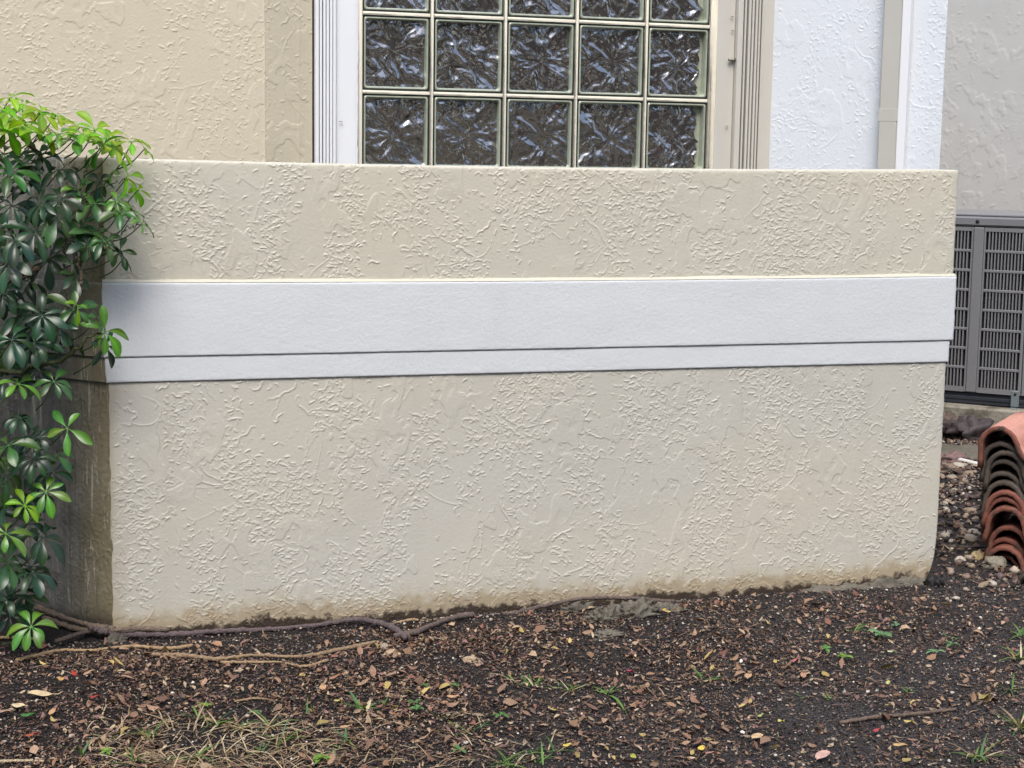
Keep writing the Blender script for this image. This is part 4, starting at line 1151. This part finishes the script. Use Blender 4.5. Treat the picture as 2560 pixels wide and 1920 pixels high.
def scatter_stones(name, N, region, smin, smax, cols, label, cat, weight=None, flat=.6):
    Vs, Fs, Cs = [], [], []; n0 = 0
    ico = np.array([(0, 0, 1), (.89, 0, .45), (.28, .85, .45), (-.72, .53, .45), (-.72, -.53, .45), (.28, -.85, .45), (.72, .53, -.45), (-.28, .85, -.45), (-.89, 0, -.45), (-.28, -.85, -.45), (.72, -.53, -.45), (0, 0, -1)])
    tri = np.array([(0, 1, 2), (0, 2, 3), (0, 3, 4), (0, 4, 5), (0, 5, 1), (1, 6, 2), (2, 7, 3), (3, 8, 4), (4, 9, 5), (5, 10, 1), (6, 7, 2), (7, 8, 3), (8, 9, 4), (9, 10, 5), (10, 6, 1), (11, 7, 6), (11, 8, 7), (11, 9, 8), (11, 10, 9), (11, 6, 10)])
    X = rng.uniform(region[0], region[1], N); Y = rng.uniform(region[2], region[3], N)
    if weight is not None:
        k = rng.random(N) < weight(X, Y); X, Y = X[k], Y[k]
    Z = g_base(X, Y); N = len(X)
    s = smin * (smax / smin) ** (rng.random(N) ** 2.2)
    sc = np.stack([s, s * rng.uniform(.55, 1, N), s * rng.uniform(.4, .8, N) * flat / .6], -1)
    an = rng.uniform(0, 2 * PI, N)
    B = ico[None] * (1 + .22 * rng.normal(size=(N, 12, 1))) * sc[:, None, :]
    ca, sa = np.cos(an)[:, None], np.sin(an)[:, None]
    V = np.stack([B[..., 0] * ca - B[..., 1] * sa + X[:, None], B[..., 0] * sa + B[..., 1] * ca + Y[:, None], B[..., 2] + Z[:, None] + s[:, None] * .3 + .003], -1)
    F = (tri[None] + (np.arange(N) * 12)[:, None, None]).reshape(-1, 3)
    ci = np.array(cols)[rng.integers(0, len(cols), N)] * rng.uniform(.6, 1.25, (N, 1))
    o = mk(name, V.reshape(-1, 3), F, M['stone'], None, np.repeat(ci, 12, 0)); tag(o, label, cat, kind='stuff'); return o
scatter_stones('gravel', 12000, (2.85, 4.9, -0.35, 3.0), .005, .022, CRM + [(.22, .16, .13), (.12, .09, .085), (.3, .23, .18), (.06, .05, .05), (.09, .07, .065), (.05, .04, .038), (.07, .055, .048), (.04, .034, .032)], 'mixed pebbles and gravel on the soil right of the wall', 'gravel',
               lambda x, y: np.clip(.25 + .9 * sstep(0.3, 1.2, y) + .9 * fbm(x * 2.5, y * 2.5, o=2), 0, 1))
scatter_stones('grit', 52000, (-0.5, 3.2, -1.85, -0.02), .0015, .0055, [(.02, .016, .015), (.012, .010, .010), (.20, .17, .15), (.13, .11, .10), (.035, .027, .024), (.06, .045, .038), (.10, .075, .06), (.018, .014, .013), (.30, .24, .19), (.045, .035, .032), (.16, .12, .095)], 'fine soil crumbs and grit over the bare earth', 'grit')
scatter_stones('grit', 900, (-0.5, 3.2, -1.85, -0.02), .003, .008, [(.5, .44, .36), (.42, .34, .26), (.6, .55, .47)], 'scattered small pale pebbles in the leaf litter', 'grit')

# ---------------------------------------------------------------- leaf litter
LC = np.array([1.05, 1.15, 1.15]) * np.array([(.150, .070, .040), (.105, .050, .032), (.21, .110, .060), (.065, .034, .025), (.25, .145, .085), (.30, .19, .12), (.17, .085, .06), (.040, .025, .02), (.36, .25, .16), (.10, .06, .045), (.20, .10, .085)])
def dry_leaves(N, region, smin, smax, dens, lift=.004, cols=LC, name='leaf_litter', label='', ratio=(.28, .55)):
    X = rng.uniform(region[0], region[1], N); Y = rng.uniform(region[2], region[3], N)
    k = rng.random(N) < dens(X, Y); X, Y = X[k], Y[k]; N = len(X); Z = g_base(X, Y)
    L = smin * (smax / smin) ** (rng.random(N) ** 1.7); Wd = L * rng.uniform(*ratio, N)
    tt = np.array([0, .28, .62, 1.0]); wp = np.array([.12, .85, .95, .05])
    curl = rng.normal(size=N) * 1.0; fold = rng.normal(size=N) * .5
    a = rng.uniform(0, 2 * PI, N); pit = rng.normal(size=N) * .35; rol = rng.normal(size=N) * .40
    base = np.zeros((N, 4, 3, 3))
    for i in range(4):
        ph = curl * (tt[i] - .5)
        for j, sd in enumerate((-1, 0, 1)):
            base[:, i, j, 0] = L * (tt[i] - .5) * np.cos(ph * .5)
            base[:, i, j, 1] = Wd * .5 * wp[i] * sd * (1 + .15 * rng.normal(size=N))
            base[:, i, j, 2] = -L * .5 * curl * (tt[i] - .5) ** 2 + abs(sd) * Wd * .5 * wp[i] * fold
    B = base.reshape(N, 12, 3)
    y, z = B[..., 1] * np.cos(rol)[:, None] - B[..., 2] * np.sin(rol)[:, None], B[..., 1] * np.sin(rol)[:, None] + B[..., 2] * np.cos(rol)[:, None]
    x = B[..., 0] * np.cos(pit)[:, None] - z * np.sin(pit)[:, None]; z = B[..., 0] * np.sin(pit)[:, None] + z * np.cos(pit)[:, None]
    V = np.stack([x * np.cos(a)[:, None] - y * np.sin(a)[:, None] + X[:, None], x * np.sin(a)[:, None] + y * np.cos(a)[:, None] + Y[:, None],
                  z - z.min(1)[:, None] * .6 + Z[:, None] + lift + rng.random(N)[:, None] * .006], -1)
    q = np.array([(r * 3 + c, r * 3 + c + 1, (r + 1) * 3 + c + 1, (r + 1) * 3 + c) for r in range(3) for c in range(2)])
    F = (q[None] + (np.arange(N) * 12)[:, None, None]).reshape(-1, 4)
    ci = cols[rng.integers(0, len(cols), N)] * rng.uniform(.65, 1.3, (N, 1))
    o = mk(name, V.reshape(-1, 3), F, M['litter'], None, np.repeat(ci, 12, 0)); tag(o, label, 'leaf litter', kind='stuff'); return o
def dlit(x, y):
    d = .66 + .9 * fbm(x * 1.8 + 4, y * 1.8, o=3)
    d = d * (1 - .65 * sstep(0.7, 1.6, .42 * x - .5 * y + .4 * fbm(x * 2, y * 2, o=2)))
    lim = -.10 - .07 * sstep(1.1, .6, x) + .03 * fbm(x * 4, y * 0, o=2)
    d = d * (.06 + .94 * sstep(lim, lim - .07, y))
    d = d * (1 - .75 * sstep(.12, .45, fbm(x * 2.6 + 11, y * 2.6 + 5, o=2)))
    d = d * (1 - .7 * sstep(1.9, 2.5, x) * sstep(-.75, -.3, y))
    return np.clip(d, .03, 1)
dry_leaves(52000, (-.5, 3.1, -1.85, -.02), .005, .013, lambda x, y: np.clip(dlit(x, y) * .75 + .12 * sstep(-.12, -.3, y), 0, 1), .003, LC * .55, label='crumbled brown leaf bits over the dark soil', ratio=(.35, .8))
dry_leaves(46000, (-.5, 3.1, -1.85, -.02), .008, .026, dlit, label='brown dry leaf litter strewn over the dark soil')
dry_leaves(1300, (-.5, 3.1, -1.85, -.03), .022, .045, lambda x, y: np.clip(dlit(x, y) + .1, 0, 1), .008, np.array([(.26, .15, .085), (.30, .19, .12), (.22, .12, .08), (.34, .24, .15), (.18, .08, .055), (.28, .17, .11), (.24, .14, .09), (.38, .28, .10)]), label='larger tan and orange dry leaves among the litter', ratio=(.35, .6))
dry_leaves(5200, (2.84, 4.6, -.35, 2.6), .012, .05, lambda x, y: np.full(np.shape(x), .8), .012, LC * .6, label='dark leaf debris over the gravel right of the wall')
for reg in ((-2.4, -.5, -1.9, -.1), (3.1, 5.6, -1.9, 1.6)):
    dry_leaves(14000, reg, .007, .028, lambda x, y: np.clip(dlit(x, y) * .6 + .1, 0, 1), label='brown dry leaf litter thinning out beside the wall')
# fine stringy debris
mb = MB()
for i in range(2600):
    x, y = rng.uniform(-.5, 3.1), rng.uniform(-1.85, -.05)
    if rng.random() > dlit(x, y) + .15: continue
    a = rng.uniform(0, 2 * PI); l = rng.uniform(.012, .05); z = gz(x, y) + .006
    d = np.array([math.cos(a), math.sin(a), rng.normal() * .12]); s = np.array([-d[1], d[0], 0]) * rng.uniform(.0006, .0016)
    p = np.array([x, y, z + .004]); b = np.array([rng.normal(), rng.normal(), 0.3]) * l * .12
    mb.add([p - d * l / 2 - s, p - d * l / 2 + s, p + b + s, p + b - s, p + d * l / 2 + s * .6, p + d * l / 2 - s * .6], [(0, 1, 2, 3), (3, 2, 4, 5)], LC[rng.integers(0, 11)] * rng.uniform(.7, 1.5))
tag(mb.build('twig_debris', M['litter'], None), 'thin stringy twig and stalk debris over the soil', 'debris', kind='stuff')

# single fallen leaves that stand out
def big_leaf(u, v, L, ratio, col, label, ang=None, curl=.5, stalk=False):
    p = on_g(u, v); a = rng.uniform(0, 2 * PI) if ang is None else ang
    n = 10; V = []; F = []
    cw = rng.uniform(.1, .4)
    for i in range(n):
        t = i / (n - 1); w = L * ratio * .5 * math.sin(PI * (t * .96 + .02)) ** .7 * (1.1 - .35 * t)
        zc = -curl * L * .45 * (t - .5) ** 2
        for sd in (-1, -.5, 0, .5, 1):
            V.append((L * (t - .5), w * sd, zc + abs(sd) ** 1.5 * w * cw + .003 * math.sin(5 * t + sd * 3)))
    for i in range(n - 1):
        for j in range(4): F.append((i * 5 + j, i * 5 + j + 1, (i + 1) * 5 + j + 1, (i + 1) * 5 + j))
    mb = MB(); mb.add(V, F, col)
    if stalk: mb.tube([(-L * .5, 0, -.002), (-L * .75, .006, 0), (-L * .95, -.004, .004)], [.0018, .0016, .0014], 5, np.array(col) * .8)
    V = np.vstack(mb.V); mn = V[:, 2].min()
    o = mb.build('fallen_leaf', M['litter'], None)
    o.location = (p[0], p[1], p[2] + .015 - mn * .7); o.rotation_euler = (rng.normal() * .2, rng.normal() * .15, a)
    tag(o, label, 'leaf', 'single fallen leaves that stand out'); return o
TN = (.50, .36, .20)
big_leaf(100, 1750, .062, .62, (.56, .43, .25), 'large tan leaf with a stalk at lower left', PI, .35, True)
big_leaf(47, 1780, .034, .7, (.56, .45, .27), 'round cream leaf below the large stalked leaf', None, .3)
big_leaf(70, 1803, .036, .5, (.045, .15, .03), 'only dark green fallen leaf at lower left', .2, .3)
big_leaf(131, 1795, .036, .5, (.45, .28, .14), 'orange-tan leaf right of the green fallen leaf', 1.1, .6)
big_leaf(10, 1795, .035, .6, (.36, .23, .15), 'brown leaf cut by the left picture edge', None, .5)
big_leaf(185, 1699, .022, .5, (.40, .035, .03), 'small bright red leaf nearest the shrub', 2.2, .4)
big_leaf(237, 1758, .028, .45, (.27, .045, .045), 'dull red leaf below the small bright red one', -.5, .4)
big_leaf(80, 1853, .030, .4, (.33, .07, .03), 'red-orange leaf above the lower left corner', .1, .4)
big_leaf(222, 1697, .030, .55, (.34, .21, .12), 'brown cupped leaf right of the small red leaf', .2, .8)
big_leaf(153, 1713, .020, .8, (.45, .26, .08), 'golden folded leaf left of the shrub-side red leaf', 1.2, .8)
big_leaf(807, 1733, .030, .65, (.48, .29, .15), 'orange-tan upright leaf left of centre', 1.2, .5)
big_leaf(838, 1708, .034, .5, (.30, .15, .09), 'reddish brown leaf above the orange-tan upright leaf', .1, .5)
big_leaf(867, 1834, .034, .5, (.45, .27, .15), 'curled light brown leaf by the lower grass tufts', .1, .9)
big_leaf(1134, 1757, .036, .35, (.45, .26, .14), 'long narrow orange-brown leaf at lower centre', 0., .5)
big_leaf(1060, 1892 - 30, .03, .5, (.36, .23, .15), 'tan leaf lying near the bottom at centre left', .5, .5)
big_leaf(1418, 1880, .024, .7, (.55, .42, .09), 'yellow rounded leaf beside the bottom centre grass tuft', .1, .2)
big_leaf(1753, 1886, .030, .55, (.60, .46, .08), 'bright yellow leaf near the bottom right of centre', .6, .2)
big_leaf(1780, 1900, .034, .4, (.42, .22, .17), 'pinkish brown leaf below the bright yellow leaf', -.5, .5)
big_leaf(1582, 1908, .028, .55, (.38, .38, .07), 'green-yellow leaf at the bottom picture edge', 1.5, .2)
big_leaf(1894, 1858, .040, .75, (.52, .37, .20), 'large tan squarish leaf at lower right', .3, .6)
big_leaf(1888, 1833, .024, .6, (.34, .14, .12), 'dull pink leaf just above the large tan squarish leaf', 1.2, .6)
big_leaf(1870, 1705, .032, .7, (.42, .26, .15), 'standing cupped brown leaf right of centre', .9, 1.0)
big_leaf(2008, 1702, .030, .6, (.40, .22, .14), 'folded copper leaf in the right half', 1.0, 1.0)
big_leaf(2058, 1906, .052, .65, (.50, .31, .25), 'large pinkish leaf on the bottom edge at right', .4, .5)
big_leaf(2272, 1820, .026, .4, (.52, .40, .12), 'slim yellow leaf below the crooked stick', -.5, .3)
big_leaf(1952, 1818, .018, .8, (.52, .46, .12), 'small round yellow leaf left of the crooked stick', None, .2)
big_leaf(1902, 1804, .020, .5, (.30, .36, .12), 'small pale green fallen leaf above the dull pink leaf', .1, .2)
big_leaf(2219, 1721, .022, .5, (.45, .44, .17), 'pale green-yellow leaf right of centre', .6, .3)
big_leaf(2229, 1643, .026, .4, (.42, .46, .27), 'pale green leaf below the broad-leaved weed', -.4, .3)
big_leaf(2191, 1841, .022, .5, (.33, .05, .06), 'dark red leaf below the crooked stick', .1, .3)
big_leaf(1985, 1665, .028, .5, (.36, .12, .11), 'pinkish red leaf left of the seedlings', .1, .3)
big_leaf(1937, 1668, .018, .6, (.50, .38, .12), 'small yellow leaf left of the pinkish red leaf', 1.0, .3)
big_leaf(2250, 1880, .036, .35, (.45, .30, .13), 'long curved yellow-brown leaf near the bottom right', -.4, .8)
big_leaf(2405, 1656, .022, .6, (.42, .24, .18), 'pink-brown leaf right of the seedlings', 1.3, .4)
big_leaf(2355, 1762, .026, .4, (.40, .24, .15), 'brown leaf above the right end of the crooked stick', 1.3, .4)
big_leaf(1575, 1692, .024, .35, (.30, .05, .07), 'crimson leaf above the sprawling grass blade', 0., .2)
big_leaf(845, 1768, .022, .6, (.42, .38, .12), 'yellow-green leaf left of the first grass tuft', .1, .3)
big_leaf(1660, 1537, .020, .6, (.50, .33, .08), 'golden leaf lying beside the mortar lumps', .6, .5)
big_leaf(1322, 1546, .024, .4, (.33, .15, .11), 'reddish leaf leaning on the soil bank under the wall root', 1.3, .4)

# ---------------------------------------------------------------- grass
def blade(mbx, p, d, L, w, col, droop, rows=6):
    d = np.array(d, float); d /= np.linalg.norm(d); s = np.cross(d, (0, 0, 1.0)); s /= np.linalg.norm(s) + 1e-9
    V = []; q = np.array(p, float); st = L / (rows - 1)
    for i in range(rows):
        t = i / (rows - 1); ww = w * (1 - t ** 1.8) * (.7 + .6 * min(1, t * 3)) + .0002
        V += [q - s * ww * .5, q + np.array([0, 0, -.2 * ww]), q + s * ww * .5]
        d = d + np.array([0, 0, -1]) * droop / (rows - 1); d /= np.linalg.norm(d); q = q + d * st
        q[2] = max(q[2], gz(q[0], q[1]) + .004)
    F = [(i * 3 + j, i * 3 + j + 1, (i + 1) * 3 + j + 1, (i + 1) * 3 + j) for i in range(rows - 1) for j in range(2)]
    mbx.add(V, F, col)
GC = [(.085, .17, .035), (.12, .23, .05), (.06, .13, .04), (.16, .25, .06), (.10, .19, .08)]
ST = [(.46, .34, .21), (.38, .27, .16), (.58, .46, .30), (.30, .21, .13)]
def tuft(u, v, n, L, straw, label, name='grass_tuft', flat=.6, cat='grass tuft', grp='green grass tufts in the litter', w=.0038):
    p = on_g(u, v); mb = MB()
    for i in range(n):
        a = rng.uniform(0, 2 * PI); e = rng.uniform(.3, 1.4) * flat
        st = rng.random() < straw
        c = np.array(ST[rng.integers(0, 4)] if st else GC[rng.integers(0, 5)]) * rng.uniform(.8, 1.2)
        blade(mb, p + np.array([rng.normal() * .008, rng.normal() * .008, .004]), (math.cos(a) * .7, math.sin(a) * .7, e), 1.35 * L * rng.uniform(.5, 1.1), 1.3 * w * rng.uniform(.6, 1.1), c, rng.uniform(.2, 1.3))
    o = mb.build(name, M['blade'], None)
    c0 = Vector((p[0], p[1], p[2])); o.data.transform(Matrix.Translation(-c0)); o.location = c0
    tag(o, label, cat, grp); return o
sm = 'small green grass tuft sprouting from the leaf litter'
for (u, v, n, L, s) in ((494, 1800, 8, .05, .2), (544, 1815, 10, .06, .4), (601, 1828, 14, .07, .4), (671, 1822, 16, .065, .55), (380, 1848, 12, .065, .5), (278, 1860, 9, .05, .4), (326, 1908, 9, .06, .1),
                        (487, 1905, 14, .07, .4), (711, 1858, 10, .06, .4), (657, 1885, 9, .05, .3), (771, 1790, 4, .045, .1), (967, 1768, 5, .045, .3), (1176, 1835, 8, .06, .3), (1282, 1704, 6, .05, .4),
                        (1732, 1696, 4, .035, .1), (1763, 1706, 7, .05, .2), (1380, 1882, 8, .06, .2), (2270, 1734, 6, .025, .0), (2075, 1750, 6, .025, .1), (2013, 1747, 5, .025, .2), (2137, 1582, 8, .04, .3),
                        (2521, 1728, 8, .06, .2), (2380, 1600, 4, .03, .1), (1120, 1800, 5, .05, .7), (850, 1880, 6, .05, .6)):
    tuft(u, v, n, L, s, sm)
tuft(913, 1780, 10, .055, .25, 'grass tuft with three broad green blades left of centre', w=.007)
tuft(1330, 1716, 9, .055, .15, 'bright upright grass tuft at centre', w=.006)
tuft(1425, 1728, 12, .05, .45, 'ragged grass tuft with dry stalks just right of centre')
tuft(869, 1858, 9, .07, .5, 'grey-green drooping grass tuft by the curled leaf', w=.007)
tuft(1270, 1915, 14, .06, .1, 'lush green tuft on the bottom edge at centre', w=.005)
tuft(1345, 1912, 6, .06, .1, 'spiky tuft on the bottom edge beside the lush one')
tuft(2549, 1594, 10, .06, .1, 'uppermost green tuft on the right picture edge', w=.005)
tuft(2549, 1650, 10, .07, .2, 'second green tuft down the right picture edge', w=.005)
tuft(2552, 1822, 16, .075, .35, 'dense tuft low on the right picture edge', w=.005)
tuft(2439, 1900, 14, .07, .25, 'spreading tuft near the bottom right corner', w=.005)
tuft(215, 1895, 3, .10, .2, 'single tall thin grass blade at lower left')
# sprawling crabgrass stem
p = on_g(1520, 1738); mb = MB()
for (du, dv, w) in ((1470, 1715, .008), (1570, 1790, .008), (1545, 1712, .006), (1560, 1722, .006), (1500, 1712, .005), (1480, 1728, .006)):
    q = on_g(du, dv); d = q - p; L = np.linalg.norm(d); d[2] += L * .5
    blade(mb, p, d, L * 1.1, w, np.array(GC[1]) * rng.uniform(.8, 1.3), .9)
tag(mb.build('grass_tuft', M['blade'], None), 'sprawling flat crabgrass with long blades right of centre', 'grass tuft', 'green grass tufts in the litter')

mb = MB()
for i in range(2000):
    u = rng.uniform(180, 1250); v = rng.uniform(1790, 1935)
    k = sstep(1760, 1880, v) * (1 - .75 * sstep(700, 1100, u)) * (.35 + .65 * sstep(200, 420, u))
    if rng.random() > k * (.55 + .9 * float(perlin(u / 60, v / 40))): continue
    p = on_g(u, v); a = rng.uniform(0, 2 * PI)
    blade(mb, p + np.array([0, 0, .004]), (math.cos(a), math.sin(a), rng.uniform(.05, .8)), rng.uniform(.04, .115), rng.uniform(.0022, .0042), np.array(ST[rng.integers(0, 4)]) * rng.uniform(.6, 1.25), rng.uniform(.3, 1.5))
for i in range(260):
    u = rng.uniform(1250, 2570); v = rng.uniform(1640, 1930)
    p = on_g(u, v); a = rng.uniform(0, 2 * PI)
    blade(mb, p + np.array([0, 0, .004]), (math.cos(a), math.sin(a), rng.uniform(.02, .3)), rng.uniform(.025, .06), .0018, np.array(ST[rng.integers(0, 4)]) * rng.uniform(.5, 1.0), 1.0)
tag(mb.build('dead_grass', M['blade'], None), 'matted dead straw-coloured grass at lower left', 'dead grass', kind='stuff')

def weed(u, v, n, L, col, label, name='seedling', nrm=(0, -.3, 1), cat='seedling', grp='broad-leaved seedlings'):
    p = on_g(u, v); mb = MB(); st = MB()
    for i in range(n):
        a = 2 * PI * i / n + rng.normal() * .3
        d = np.array([math.cos(a), math.sin(a), rng.uniform(.5, 1.1)])
        leaflet(mb, p + np.array([0, 0, .013]), d, np.array([-d[0] * .6, -d[1] * .6, 1.0]), 0.95 * L * rng.uniform(.6, 1.1), L * .42, np.array(col) * rng.uniform(.8, 1.2), .7, .3, 6)
    o = mb.build(name, M['blade'], None)
    c0 = Vector((p[0], p[1], p[2])); o.data.transform(Matrix.Translation(-c0)); o.location = c0
    tag(o, label, cat, grp); return o
weed(2206, 1600, 7, .055, (.13, .24, .11), 'largest pale green broad-leaved weed right of the wall middle')
weed(2064, 1634, 5, .030, (.11, .22, .06), 'seedling left of the largest weed')
weed(2109, 1655, 7, .034, (.16, .27, .05), 'yellow-green seedling below and left of the largest weed')
weed(2336, 1642, 6, .032, (.16, .28, .13), 'pale seedling right of and below the largest weed')
weed(2377, 1622, 5, .030, (.10, .20, .08), 'seedling furthest right in the litter')
weed(1037, 1768, 5, .026, (.08, .18, .05), 'upper of two small green seedlings at lower centre left')
weed(1042, 1786, 6, .028, (.09, .20, .06), 'lower of two small green seedlings at lower centre left')
weed(1252, 1800, 5, .028, (.10, .19, .06), 'thin seedling at lower centre')
weed(1150, 1888, 5, .028, (.11, .22, .07), 'seedling near the bottom at centre left')
weed(802, 1910, 9, .030, (.15, .27, .04), 'bright seedling patch on the bottom edge at left')
weed(1062, 1726, 5, .022, (.09, .18, .05), 'tiny seedling above the two lower centre left seedlings')
weed(1138, 1726, 5, .022, (.09, .19, .05), 'tiny seedling below the tan oblong pebble')
weed(512, 1775, 5, .026, (.20, .30, .05), 'yellow-green seedling by the upper left grass tufts')
weed(635, 1795, 5, .022, (.10, .22, .06), 'small seedling among the left grass tufts')
weed(268, 1892, 5, .022, (.16, .30, .04), 'bright tiny seedling at lower left')
weed(2240, 1574, 4, .026, (.12, .22, .11), 'small pair of leaves right of the largest weed')

for o in [gw, house] + list(gw.children) + list(house.children) + list(win.children):
    o['kind'] = 'thing'
